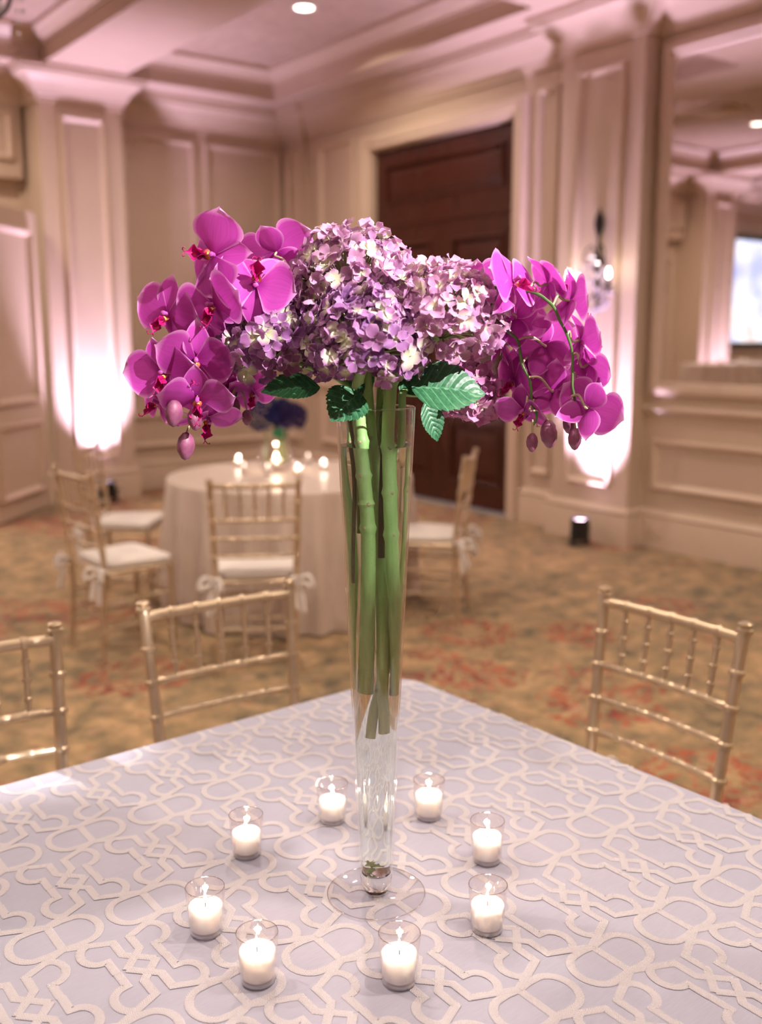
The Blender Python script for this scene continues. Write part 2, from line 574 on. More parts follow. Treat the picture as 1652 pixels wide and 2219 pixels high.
b = MB().box(XR + .0, XR + .2, 6.125, 6.15, 0, 3.31).box(XR, XR + .2, 8.11, 8.135, 0, 3.31).box(XR, XR + .2, 6.15, 8.11, 3.30, 3.33)
b.box(XR + .12, XR + .2, 6.14, 8.12, 0, 3.31)
b.build('door_jamb', M['trim'], d1, smooth=False)
bpy.data.objects['door_jamb'].location = (-OFF[0], -OFF[1], 0)

# painted panelled doors of the long doorway
def beige_door(name, w, h, loc, rz, label):
    o = tag(empty(name, loc, rz), label, kind='structure')
    MB().box(0, w, -.022, .022, .012, h, .003).build('door_leaf', M['wall'], o, smooth=False)
    for (z0, z1) in ((1.06, h - .14), (.72, .93), (.2, .6)) if False else ((.98, h - .16), (.18, .82)):
        for s in (-1, 1):
            MB().frame((0, s * .022, 0), (1, 0, 0), (0, 0, 1), (0, s, 0), .14, w - .14, z0, z1, FR).build('panel_molding', M['trim'], o)
    return o
beige_door('door_2', 1.10, 2.62, (3.02, 9.13, 0), R(180 + 47), 'beige panelled door standing open beside the glowing pilaster')
xx = 1.86
for i in range(2):
    beige_door('door_%d' % (i + 3), 1.28, 2.64, (xx, YB + .12, 0), R(180), 'closed beige panelled door in the long doorway')
    xx -= 1.30

# mirror
mr = tag(empty('wall_mirror', (XR - .02, 3.4, 1.17)), 'large rectangular wall mirror in a beige frame above the chair rail', 'mirror')
OFM = (XR - .02, 3.4, 1.17)
MFR = [(0, 0), (0, .03), (.02, .045), (.05, .045), (.06, .03), (.085, .025), (.095, .012), (.10, .006)]
MB(OFM).frame((XR, 0, 0), (0, 1, 0), (0, 0, 1), (-1, 0, 0), 2.2, 4.68, 1.13, 3.53, MFR).build('mirror_frame', M['trim'], mr)
mm = plain('mirror silver', (.82, .79, .77), 0.015, 1.0, var=0.005)
MB(OFM).box(XR - .008, XR - .002, 2.28, 4.60, 1.21, 3.45).build('mirror_glass', mm, mr, smooth=False)

# ------------------------------------------------------------------ lamps of the room
M['lens'] = emit('downlight lens', (1.0, 0.86, 0.72), 9.0)
def downlight(x, y, z=ZC, power=P_DOWN, label=None, seen=False):
    # lamps of fittings that lie outside the picture carry the ending _offscreen
    end = '' if seen else '_offscreen'
    o = tag(empty('recessed_downlight', (x, y, z)), label or 'round white recessed downlight in the coffered ceiling', 'light', 'recessed ceiling lights')
    MB().lathe([(.075, 0), (.098, 0), (.101, -.006), (.085, -.010), (.075, -.004), (.070, -.002)], 32).build('trim_ring', M['white'], o)
    MB().lathe([(0, -.004), (.074, -.004)], 32).build('lens' + end, M['lens'], o)
    l = bpy.data.lights.new('downlight_lamp' + end, 'AREA')
    l.shape = 'DISK'; l.size = .14; l.energy = power; l.color = WARM; l.spread = R(150)
    link('downlight_lamp' + end, l, o, (0, 0, -.014))
    return o
spots = [(4.70, 7.27), (1.7, 8.5), (.34, 7.63), (4.70, 1.3), (4.70, -2.0), (2.0, 3.1), (-.4, 3.1), (2.0, -.2), (-.4, -.6), (-4, 7.3), (-4, 2.5), (-4, -2)]
for i_, (x, y) in enumerate(spots): downlight(x, y, seen=i_ == 0)

# pin spot that lights the flowers
PIN = Vector((1.84, -3.01, ZC - .03))
ps = tag(empty('pin_spot', PIN), 'small white recessed pin spot in the ceiling', 'light')
MB().lathe([(.03, .02), (.055, .02), (.058, .012), (.04, .008), (.03, .02)], 24).build('trim_ring', M['white'], ps)
l = bpy.data.lights.new('pin_lamp_offscreen', 'SPOT')
l.energy = P_PIN; l.color = (1.0, 0.93, 0.90); l.spot_size = R(8.6); l.spot_blend = .35; l.shadow_soft_size = .02
aim = at(815, 600) - PIN
link('pin_lamp_offscreen', l, ps, (0, 0, 0), aim.to_track_quat('-Z', 'Y'))

# floor uplights
M['ulens'] = emit('uplight lens', (1.0, .72, .92), 14.0)
def uplight(x, y, lean, label, power=P_UP, seen=True):
    end = '' if seen else '_offscreen'
    o = tag(empty('uplight_can', (x, y, 0)), label, 'uplight', 'floor uplights at the pilasters')
    MB().lathe([(0, .045), (.066, .045), (.070, .06), (.070, .19), (.074, .195), (.074, .205), (.064, .205), (.064, .185)], 28).build('can', M['plastic'], o)
    MB().lathe([(0, .188), (.064, .188)], 28).build('lens' + end, M['ulens'], o)
    MB().box(-.085, -.074, -.02, .02, 0, .13).box(.074, .085, -.02, .02, 0, .13).box(-.085, .085, -.03, .03, 0, .012).build('yoke', M['plastic'], o, smooth=False)
    MB().lathe([(0, .0), (.012, .0), (.012, .03), (0, .03)], 12, (.078, 0, .12), (1, 0, 0)).build('knob', M['plastic'], o)
    l = bpy.data.lights.new('uplight_lamp' + end, 'SPOT')
    l.energy = power; l.color = PINK; l.spot_size = R(76); l.spot_blend = 1.0; l.shadow_soft_size = .05
    link('uplight_lamp' + end, l, o, (0, 0, .215), Vector(lean).to_track_quat('-Z', 'Y'))
    return o
uplight(3.54, 8.98, (0, .03, 1), 'black floor uplight behind the chairs at the glowing pilaster')
uplight(5.62, 4.97, (.03, 0.06, 1), 'black floor uplight below the crystal sconce')
uplight(-1.30, 8.98, (0, .03, 1), 'black floor uplight beside the projection screen', seen=False)

# projection screen on the back wall (seen in the mirror)
def screen_mat():
    t = NT('projected picture')
    c = t.coord()
    n = t.noise(1.3, 3, c)
    r = t.ramp(n.outputs[0], [(.35, (.25, .38, .85)), (.5, (.62, .74, 1.0)), (.6, (.9, .93, 1)), (.7, (.75, .55, .6))])
    t.ln(r.outputs[0], t.b.inputs['Emission Color'])
    t.set(Base_Color=(.8, .8, .8, 1), Emission_Strength=1.5)
    return t.m
sc = tag(empty('projection_screen', (-4.0, YB - .08, 1.4)), 'wide projection screen with a pale blue picture', 'screen')
SO = (-4.0, YB - .08, 1.4)
MB(SO).box(-5.2, -1.74, YB - .09, YB - .07, 1.46, 3.06).build('screen_surface', screen_mat(), sc, smooth=False)
MB(SO).box(-5.25, -1.72, YB - .10, YB - .06, 3.06, 3.14).box(-5.25, -1.72, YB - .10, YB - .06, 1.38, 1.46).build('screen_bar', M['black'], sc, smooth=False)

# black wall speaker behind the flowers
sp = tag(empty('wall_speaker', (5.60, YB - .1, 2.2)), 'small black speaker mounted on the panelled back wall', 'speaker')
so_ = (5.60, YB - .1, 2.2)
MB(so_).box(5.38, 5.80, YB - .20, YB - .03, 2.22, 2.60, .02).build('cabinet', M['plastic'], sp, smooth=False)
MB(so_).box(5.40, 5.78, YB - .212, YB - .20, 2.24, 2.58, .004).build('grille', plain('speaker grille', (.01, .01, .012), .8), sp, smooth=False)
MB(so_).box(5.58, 5.64, YB - .035, YB - .004, 2.36, 2.46).build('bracket', M['iron'], sp, smooth=False)

# outlet, ceiling vent
ot = tag(empty('wall_outlet', (XR - .03, 4.56, .12)), 'beige electrical outlet plate on the skirting below the mirror', 'outlet')
MB((XR - .03, 4.56, .12)).box(XR - .038, XR - .029, 4.50, 4.62, .085, .155, .003).build('plate', M['trim'], ot, smooth=False)
for y_ in (4.515, 4.572):
    MB((XR - .03, 4.56, .12)).box(XR - .041, XR - .037, y_, y_ + .033, .10, .14, .002).build('socket', M['wall'], ot, smooth=False)
vt = tag(empty('ceiling_vent', (1.4, 7.45, ZC)), 'square ceiling air vent seen in the mirror', 'vent')
for i in range(4):
    w = .26 - i * .06
    MB().frame((0, 0, 0), (1, 0, 0), (0, 1, 0), (0, 0, -1), -w, w, -w, w, [(0, 0), (.0, .02), (.03, .004 + .0)]).build('louver', M['trim'], vt, smooth=False)

# ------------------------------------------------------------------ crystal lights
M['crystal'] = plain('cut crystal', (.62, .55, .68), .10, .35, var=.35, vscale=90)
M['bulb'] = emit('candle bulb', (1.0, .88, .72), 25.0)
def drop_mesh(s=.02, name='crystal_drop'):
    return MB().lathe([(0, -s * 1.6), (s * .55, -s * .4), (s * .6, 0), (s * .25, s * .7), (0, s * 1.0)], 6).mesh(name, M['crystal'], False)
DROP = drop_mesh(.022)
BEAD = drop_mesh(.012)
def crystals(parent, pts, me):
    for p in pts: link('crystal', me, parent, p)
sn = tag(empty('wall_sconce', (5.84, 5.04, 1.78), R(90)), 'dark iron wall sconce hung with crystal drops on the pilaster', 'sconce')
# local frame: +y points into the room (-X), x along the wall
MB().lathe([(0, -.07), (.012, -.05), (.022, -.02), (.008, .02), (.016, .08), (.022, .16), (.010, .20), (.034, .27), (.036, .32), (.014, .37), (.010, .42), (.010, .48), (.028, .53), (.036, .57), (.032, .62), (.014, .66), (0, .70)], 12, (0, .05, 0)).build('spine', M['iron'], sn)
MB().box(-.03, .03, .0, .02, .22, .34, .008).build('backplate', M['iron'], sn, smooth=False)
for s in (-1, 1):
    arm = MB().tube(smoothpath([(0, .05, .10), (s * .06, .10, .02), (s * .12, .14, .02), (s * .17, .15, .07), (s * .19, .15, .11)]), .008, 8).build('arm', M['iron'], sn)
    arm2 = MB().tube(smoothpath([(0, .05, .30), (s * .04, .07, .42), (s * .09, .09, .38), (s * .10, .10, .30)]), .006, 8).build('scroll', M['iron'], sn)
    MB().lathe([(0, .11), (.035, .115), (.04, .13), (.014, .125), (.011, .18), (0, .18)], 14, (s * .19, .15, 0)).build('candle_cup', M['iron'], sn)
    MB().lathe([(0, .18), (.012, .195), (.013, .21), (.006, .24), (0, .255)], 12, (s * .19, .15, 0)).build('bulb', M['bulb'], sn)
    crystals(sn, [(s * .19 + .03 * math.cos(a), .15 + .03 * math.sin(a), .085) for a in (0, 1.57, 3.14, 4.71)], DROP)
    crystals(sn, [(s * x, .10, z) for x, z in ((.04, -.02), (.08, -.02), (.12, -.01), (.15, .02), (.06, .22), (.10, .25), (.05, .10), (.09, .13), (.12, .18), (.14, .24))], DROP)
crystals(sn, [(x * .03, .10, z) for x in (-1, 0, 1) for z in (.20, .12, .04, -.04)], BEAD)
crystals(sn, [(sg * (.02 + .035 * j_), .13 - .01 * j_, .26 - .05 * j_ + dz_) for sg in (-1, 1) for j_ in range(4) for dz_ in (0, -.09, .09)], DROP)
crystals(sn, [(0, .09, -.06), (.02, .12, .30), (-.02, .12, .30)], DROP)
for s in (-1, 1):
    l = bpy.data.lights.new('sconce_lamp', 'POINT')
    l.energy = .6; l.color = WARM; l.shadow_soft_size = .012
    link('sconce_lamp', l, sn, (s * .19, .15, .27))

DROPZ = -.49
ch = tag(empty('chandelier', (1.0, 4.256, ZC), R(-37)), 'crystal chandelier hanging in the coffer beyond the beam', 'chandelier')
MB().lathe([(0, -1.0 + DROPZ), (.02, -.98 + DROPZ), (.05, -.92 + DROPZ), (.02, -.86 + DROPZ), (.04, -.78 + DROPZ), (.025, -.70 + DROPZ), (.015, -.66 + DROPZ), (.010, -.1), (.07, -.03), (.07, 0)], 16).build('stem', M['iron'], ch)
M['dimbulb'] = plain('unlit candle bulb', (.75, .72, .68), .2)
for k in range(8):
    a = k * pi / 4
    c_, s_ = math.cos(a), math.sin(a)
    MB().tube(smoothpath([(.03 * c_, .03 * s_, -.8 + DROPZ), (.2 * c_, .2 * s_, -.92 + DROPZ), (.36 * c_, .36 * s_, -.86 + DROPZ), (.42 * c_, .42 * s_, -.72 + DROPZ)]), .009, 8).build('arm', M['iron'], ch)
    MB().lathe([(0, -.72), (.04, -.715), (.045, -.70), (.013, -.70), (.012, -.60), (0, -.60)], 12, (.42 * c_, .42 * s_, DROPZ)).build('candle_cup', M['iron'], ch)
    MB().lathe([(0, -.6), (.012, -.585), (.013, -.57), (.005, -.54), (0, -.53)], 10, (.42 * c_, .42 * s_, DROPZ)).build('bulb', M['dimbulb'], ch)
    crystals(ch, [((.42 - .07 * j) * c_, (.42 - .07 * j) * s_, -.80 - .03 * j + DROPZ) for j in range(1, 5)], DROP)
    crystals(ch, [(.42 * c_, .42 * s_, -.745 - .045 * j + DROPZ) for j in range(5)], BEAD)
    crystals(ch, [(.12 * c_, .12 * s_, -.5 - .07 * j + DROPZ) for j in range(4)], BEAD)

# ------------------------------------------------------------------ chiavari chairs
def ringed(p0, p1, r, rings, ring_r=None, n=12, taper=None):
    """turned bamboo-style rod: path points and radii with node rings at the given fractions"""
    p0, p1 = Vector(p0), Vector(p1)
    rr = ring_r or r * 1.35
    L = (p1 - p0).length
    h = min(.0045, L * .02)
    ts = [(0, r)]
    for q in rings:
        t = h / L
        ts += [(q - 1.7 * t, r), (q - t, rr), (q + t, rr), (q + 1.7 * t, r)]
    ts.append((1, r))
    if taper:
        ts = [(t, rad * (1 - taper * abs(2 * t - 1) ** 1.5)) for t, rad in ts]
    return [p0.lerp(p1, t) for t, _ in ts], [rad for _, rad in ts]

def make_chair():
    o = empty('chiavari_chair')
    g = M['gold']
    ZS_ = .445
    for s in (-1, 1):
        # back post: floor to top with a gentle rake
        pts, rad = [], []
        segs = [((s * .178, -.205, 0), (s * .178, -.18, .30), .0125, [.5]),
                ((s * .178, -.18, .30), (s * .182, -.18, .50), .0135, [.5]),
                ((s * .182, -.18, .50), (s * .197, -.228, .90), .0135, [.163, .375, .588, .79])]
        for i, (a, b_, r_, rg) in enumerate(segs):
            p, q = ringed(a, b_, r_, rg)
            if i: p, q = p[1:], q[1:]
            pts += p; rad += q
        top = Vector((s * .198, -.231, .905))
        pts += [top, top + Vector((0, 0, .004)), top + Vector((0, -.001, .009)), top + Vector((0, -.001, .013)), top + Vector((0, -.0015, .022)), top + Vector((0, -.0015, .026))]
        rad += [.0135, .018, .018, .011, .0165, .009]
        MB().tube(pts, rad, 14).build('back_post', g, o)
        p, q = ringed((s * .185, .175, 0), (s * .185, .17, ZS_), .0135, [.33, .66, .93])
        MB().tube(p, q, 12).build('front_leg', g, o)
        for z in (.17, .30):
            p, q = ringed((s * .180, -.19, z), (s * .185, .172, z), .008, [.33, .66], .011)
            MB().tube(p, q, 8).build('stretcher', g, o)
    def bp(z):
        t = (z - .5) / .4
        return .182 + .015 * t, -.18 - .048 * t
    for z, r_ in ((.893, .0125), (.735, .0095), (.650, .0085), (.565, .0085)):
        x, y = bp(z)
        p, q = ringed((-x, y, z), (x, y, z), r_, [.17, .34, .5, .66, .83], r_ * 1.22)
        # slight bow of the rails
        p = [Vector((a.x, a.y - .012 * (1 - (a.x / x) ** 2), a.z)) for a in p]
        MB().tube(p, q, 12).build('top_rail' if z > .8 else 'back_rail', g, o)
    for k in range(5):
        u = (k - 2) / 3.0
        x0, y0 = bp(.735); x1, y1 = bp(.893)
        bow = .012 * (1 - u * u)
        p, q = ringed((x0 * u, y0 - bow, .738), (x1 * u, y1 - bow, .888), .0068, [.22, .5, .78], .0098)
        q = [a * (0.72 if i in (0, len(q) - 1) else 1) for i, a in enumerate(q)]
        MB().tube(p, q, 10).build('spindle', g, o)
    for y in (-.185, .172):
        for z in ((.17, .30) if y > 0 else (.22,)):
            p, q = ringed((-.18, y, z), (.18, y, z), .008, [.25, .5, .75], .011)
            MB().tube(p, q, 8).build('stretcher', g, o)
    # seat frame and cushion
    def slab(w0, w1, d0, d1, z0, z1, cr, puff=0.0):
        m = MB()
        out = []
        for (cx, cyy, a0) in ((w1 - cr, d1 - cr, 0), (-w1 + cr, d1 - cr, 90), (-w0 + cr, d0 + cr, 180), (w0 - cr, d0 + cr, 270)):
            for j in range(6):
                a = R(a0 + j * 18)
                out.append((cx + cr * math.cos(a), cyy + cr * math.sin(a)))
        n = len(out)
        cx0, cy0 = 0, (d0 + d1) / 2
        lev = [(z0, .96), (z0 + .006, 1), (z1 - .012, 1), (z1 - .004, .975), (z1, .92)] + ([(z1 + puff * .6, .7), (z1 + puff, .35)] if puff else [])
        v, f = [], []
        for z, s_ in lev:
            v += [(cx0 + (x - cx0) * s_, cy0 + (y - cy0) * s_, z) for x, y in out]
        for i in range(len(lev) - 1):
            for j in range(n): f.append((i * n + j, i * n + (j + 1) % n, (i + 1) * n + (j + 1) % n, (i + 1) * n + j))
        f.append(tuple(range(n - 1, -1, -1)))
        f.append(tuple((len(lev) - 1) * n + j for j in range(n)))
        return m.add(v, f)
    slab(.185, .205, -.185, .185, ZS_ - .012, ZS_ + .008, .03).build('seat', g, o)
    slab(.172, .205, -.166, .182, ZS_ + .008, ZS_ + .046, .045, .012).build('cushion', M['cushion'], o, ang=60)
    for s in (-1, 1):
        m = MB()
        k0 = Vector((s * .186, -.200, ZS_ + .01))
        for (a, b_, c_) in (((s * .05, -.02, .02), (s * .07, -.03, -.03), (s * .01, -.01, -.01)), ((-s * .02, -.05, .02), (-s * .03, -.07, -.03), (0, -.01, -.01))):
            m.tube(smoothpath([k0, k0 + Vector(a), k0 + Vector(b_), k0 + Vector(c_)], 5), [.004] + [.010] * 14 + [.004], 6)
        m.tube(smoothpath([k0, k0 + Vector((s * .02, -.02, -.07)), k0 + Vector((s * .03, -.03, -.15))], 5), [.005] * 5 + [.012] * 6, 6)
        m.tube(smoothpath([k0, k0 + Vector((-s * .01, -.03, -.06)), k0 + Vector((-s * .01, -.05, -.13))], 5), [.005] * 5 + [.012] * 6, 6)
        m.tube([k0 + Vector((0, .03, 0)), k0 + Vector((0, -.012, 0))], .012, 8)
        m.build('cushion_tie', M['cushion'], o)
    return tag(o, 'x', 'chair')

chair = make_chair()
def put_chair(first, x, y, th, label, group=None):
    if first:
        chair.location = (x, y, 0); chair.rotation_euler = (0, 0, R(th - 90)); chair['label'] = label
        if group: chair['group'] = group
        return chair
    return dup(chair, (x, y, 0), R(th - 90), label, group)
put_chair(True, 1.683, 1.405, 180, 'gold bamboo-style chair at the square table, its back toward the mirror wall')
put_chair(False, 1.112, 1.928, 267, 'gold bamboo-style chair at the square table, its back toward the round table', 'chairs along one side of the square table')
put_chair(False, .486, 1.905, 266, 'gold bamboo-style chair at the square table, its back toward the round table', 'chairs along one side of the square table')
put_chair(False, 2.305, 4.045, 60, 'gold chair with white bows at the round table, its back toward the square table')
put_chair(False, 1.885, 4.655, 4, 'gold chair with white cushion at the round table, beside the open panelled door')
put_chair(False, 2.31, 5.57, -40, 'gold chair at the round table in front of the glowing pilaster')
put_chair(False, 3.493, 4.197, 130, 'gold chair seen side-on at the round table, before the dark wooden door')

CHAIRS = [c for c in bpy.data.objects if c.name.startswith('chiavari_chair')]
def press(x, y, z):
    """hanging cloth gives way to the chair seats pushed against it"""
    k_ = 1.0 if z < .53 else max(0.0, (.73 - z) / .20)
    if k_ > 0:
        for c in CHAIRS:
            th = c.rotation_euler.z + pi / 2
            fx, fy = math.cos(th), math.sin(th)
            dx, dy = x - c.location.x, y - c.location.y
            u, w = dx * fy - dy * fx, dx * fx + dy * fy
            need = .200 - 1.3 * max(0.0, abs(u) - .225)
            if -.05 < w < need:
                x += fx * (need - w) * k_
                y += fy * (need - w) * k_
    return x, y

# ------------------------------------------------------------------ square table with embroidered cloth
def cloth_mat():
    t = NT('lavender linen')
    c = t.coord()
    n = t.noise(3.0, 3, c)
    r = t.ramp(n.outputs[0], [(.35, (.40, .405, .555)), (.65, (.445, .435, .58))])
    mp = t.node('ShaderNodeMapping')
    mp.inputs['Scale'].default_value = (40, 900, 1)
    t.ln(c, mp.inputs[0])
    slub = t.noise(1.0, 2, mp.outputs[0])
    col = t.mix(.12, r.outputs[0], slub.outputs[0], 'OVERLAY')
    t.ln(col, t.b.inputs['Base Color'])
    t.set(Roughness=.75)
    t.b.inputs['Sheen Weight'].default_value = .2
    wr_ = t.noise(14, 2, c)
    h = t.math('ADD', t.math('MULTIPLY', wr_.outputs[0], 1.0), t.math('MULTIPLY', slub.outputs[0], .08))
    t.bump(h, .25, .004)
    return t.m
def braid_mat():
    t = NT('chain stitch embroidery')
    uv = t.node('ShaderNodeSeparateXYZ')
    t.ln(t.coord('UV'), uv.inputs[0])
    k = t.math('MULTIPLY', uv.outputs[1], 3.0)
    fr = t.math('FRACT', k)
    ab = t.math('ABSOLUTE', t.math('SUBTRACT', fr, .5))
    s = t.math('FRACT', t.math('ADD', t.math('MULTIPLY', uv.outputs[0], 1 / .0033), t.math('MULTIPLY', ab, 1.6)))
    hgt = t.math('SUBTRACT', 1.0, t.math('MULTIPLY', t.math('ABSOLUTE', t.math('SUBTRACT', s, .5)), 2.0))
    gap = t.math('LESS_THAN', t.math('SUBTRACT', .5, ab), .06)
    h2 = t.math('SUBTRACT', hgt, t.math('MULTIPLY', gap, .6), True)
    r = t.ramp(h2, [(0.0, (.62, .59, .69)), (1, (.65, .615, .715))])
    t.ln(r.outputs[0], t.b.inputs['Base Color'])
    t.set(Roughness=.6)
    t.b.inputs['Sheen Weight'].default_value = .2
    t.bump(h2, .6, .0012)
    return t.m
M['cloth'] = cloth_mat()
M['braid'] = braid_mat()
TZ, TROT = .762, R(2.0)
TC = Vector((.785, 1.052))
HX, HY, CRN = .643, .700, .075

tb = tag(empty('square_table', (TC.x, TC.y, 0), TROT), 'square banquet table hidden under the lavender cloth', 'table')
TOPMAT = plain('plywood', (.4, .28, .16), .6)
for sx in (-1, 1):
    for sy in (-1, 1):
        MB().tube([(sx * (HX - .1), sy * (HY - .1), 0), (sx * (HX - .1), sy * (HY - .1), .725)], .02, 10).build('leg', M['black'], tb)

def outline(hx, hy, cr, k=8, step=.03):
    pts = []
    cor = ((hx - cr, hy - cr, 0), (-hx + cr, hy - cr, 90), (-hx + cr, -hy + cr, 180), (hx - cr, -hy + cr, 270))
    for i, (cx, cyy, a0) in enumerate(cor):
        arc = [(cx + cr * math.cos(R(a0 + j * 90 / k)), cyy + cr * math.sin(R(a0 + j * 90 / k)), R(a0 + j * 90 / k)) for j in range(k + 1)]
        pts += arc
        nx, ny, na = cor[(i + 1) % 4]
        a1 = R(na)
        q = (nx + cr * math.cos(a1), ny + cr * math.sin(a1))
        n = int(((q[0] - arc[-1][0]) ** 2 + (q[1] - arc[-1][1]) ** 2) ** .5 / step)
        for j in range(1, n):
            w = j / n
            pts.append((arc[-1][0] * (1 - w) + q[0] * w, arc[-1][1] * (1 - w) + q[1] * w, a1))
    return pts
o2_ = outline(HX - .014, HY - .014, CRN - .010)
MB().add([(x, y, z_) for z_ in (.722, .748) for x, y, _ in o2_], [tuple(range(len(o2_) - 1, -1, -1)), tuple(range(len(o2_), 2 * len(o2_)))] + [(i_, (i_ + 1) % len(o2_), len(o2_) + (i_ + 1) % len(o2_), len(o2_) + i_) for i_ in range(len(o2_))]).build('tabletop', TOPMAT, tb, smooth=False)
tcl = tag(empty('tablecloth', (TC.x, TC.y, 0), TROT), 'lavender tablecloth embroidered with a pale looping lattice on the square table', 'tablecloth')
ol = outline(HX, HY, CRN)
v, f = [], []
n = len(ol)
levels = [('t', s_) for s_ in (.25, .5, .75, .92)] + [('e', a) for a in (0, 30, 60, 90)] + [('s', z) for z in (.70, .64, .58, .53, .46, .34, .22, .12, .02)]
er = .010
for kind_, q in levels:
    for j, (x, y, a) in enumerate(ol):
        if kind_ == 't':
            v.append((x * q, y * q, TZ))
        elif kind_ == 'e':
            w = R(q)
            r_ = -er + er * math.sin(w)
            v.append((x + math.cos(a) * r_, y + math.sin(a) * r_, TZ - er + er * math.cos(w)))
        else:
            d = (TZ - q)
            cn = abs(math.sin(2 * a))
            fold = .004 * d + (.05 * d * cn) + .012 * d * math.sin(j * .55) + .01 * d * math.sin(j * .9 + 1.3)
            fold = max(-.002, fold) if q > .5 else fold
            lx, ly = x + math.cos(a) * fold, y + math.sin(a) * fold
            ct, st = math.cos(TROT), math.sin(TROT)
            wx, wy = press(TC.x + lx * ct - ly * st, TC.y + lx * st + ly * ct, q)
            wx, wy = wx - TC.x, wy - TC.y
            v.append((wx * ct + wy * st, -wx * st + wy * ct, q))
for i in range(len(levels) - 1):
    for j in range(n): f.append((i * n + j, (i + 1) * n + j, (i + 1) * n + (j + 1) % n, i * n + (j + 1) % n))
f.append(tuple(range(n)))
MB().add(v, f).build('cloth', M['cloth'], tcl, ang=None)

# the lattice: ribbons in centimetres around one motif, repeated over the top
def mir(p): return [[(x * sx, y * sy) for x, y in p] for sx, sy in ((1, 1), (-1, 1), (1, -1), (-1, -1))]
def arcpts(cx, cyy, rx, ry, a0, a1, n=8):
    return [(cx + rx * math.cos(R(a0 + (a1 - a0) * i / n)), cyy + ry * math.sin(R(a0 + (a1 - a0) * i / n))) for i in range(n + 1)]
motif = [[(0, -3.1), (0, 3.1)]]
eye = [(0, 3.1), (2.0, 3.35)] + arcpts(3.2, 0, 2.75, 3.3, 80, -80, 12) + [(2.0, -3.35), (0, -3.1)]
motif += [eye, [(-x, y) for x, y in eye]]
motif += mir([(0, 3.1), (5.75, 5.75), (5.75, 9.0), (8.95, 12.3)])
lp = [(2.9, 4.35)] + arcpts(3.2, 6.75, 2.1, 2.5, 235, 105, 9) + [(3.6, 9.3)]
motif += mir(lp + [(3.6, 12.35)])
def resample(P, d=.30):
    out = [Vector((*P[0], 0))]
    for a, b_ in zip(P, P[1:]):
        a, b_ = Vector((*a, 0)), Vector((*b_, 0))
        m = max(1, int((b_ - a).length / d))
        out += [a.lerp(b_, (i + 1) / m) for i in range(m)]
    return out
motif = [resample(p) for p in motif]
ev, ef, eu = [], [], []
BA, BB = Vector((.1385, .0045)), Vector((-.001, .2455))
ORG = Vector((.3785, 1.2225))
cr_, sr_ = math.cos(-TROT), math.sin(-TROT)
def inside(x, y, m=.004):
    ax, ay = abs(x), abs(y)
    if ax > HX - m or ay > HY - m: return False
    c = CRN
    if ax > HX - c and ay > HY - c: return (ax - HX + c) ** 2 + (ay - HY + c) ** 2 < (c - m) ** 2
    return True
HW, TH = .0058, .0005
for i in range(-6, 10):
    for j in range(-6, 7):
        o_ = ORG + BA * i + BB * j
        for pi_, P in enumerate(motif):
            L = []
            for p in P:
                w = o_ + Vector((p.x * .01, p.y * .01)) + (BA - Vector((.1385, 0))) * (p.x / 13.85)
                x, y = w.x - TC.x, w.y - TC.y
                x, y = x * cr_ - y * sr_, x * sr_ + y * cr_
                L.append(Vector((x, y, 0)))
            m_ = len(L)
            prev, ulen = None, 0.0
            lift = TZ + .0004 + .00012 * (pi_ % 5)
            for q in range(m_):
                ok = inside(L[q].x, L[q].y, .009)
                if not ok:
                    prev = None
                    continue
                t1 = (L[min(q + 1, m_ - 1)] - L[q])
                t0 = (L[q] - L[max(q - 1, 0)])
                t1 = t1.normalized() if t1.length > 1e-9 else t0.normalized()
                t0 = t0.normalized() if t0.length > 1e-9 else t1
                n0, n1 = Vector((-t0.y, t0.x, 0)), Vector((-t1.y, t1.x, 0))
                den = max(.35, 1 + n0.dot(n1))
                mt = (n0 + n1) / den
                if q: ulen += (L[q] - L[q - 1]).length
                base = len(ev)
                for (s_, h_) in ((-1, 0), (-.86, TH), (-.36, TH * .8), (0, TH * 1.1), (.36, TH * .8), (.86, TH), (1, 0)):
                    pnt = L[q] + mt * (HW * s_)
                    ev.append((pnt.x, pnt.y, lift + h_))
                    eu.append((ulen, s_ * .5 + .5))
                if prev is not None:
                    for a in range(6): ef.append((prev + a, prev + a + 1, base + a + 1, base + a)[::-1])
                prev = base
em = MB().add(ev, ef)
me = em.mesh('embroidery', M['braid'], True, None)
ul = me.uv_layers.new(name='UVMap')
idx = [0] * len(me.loops)
me.loops.foreach_get('vertex_index', idx)
flat = [c for i_ in idx for c in eu[i_]]
ul.data.foreach_set('uv', flat)
tag(link('embroidery', me, tcl), 'pale chain-stitched lattice', kind='stuff')

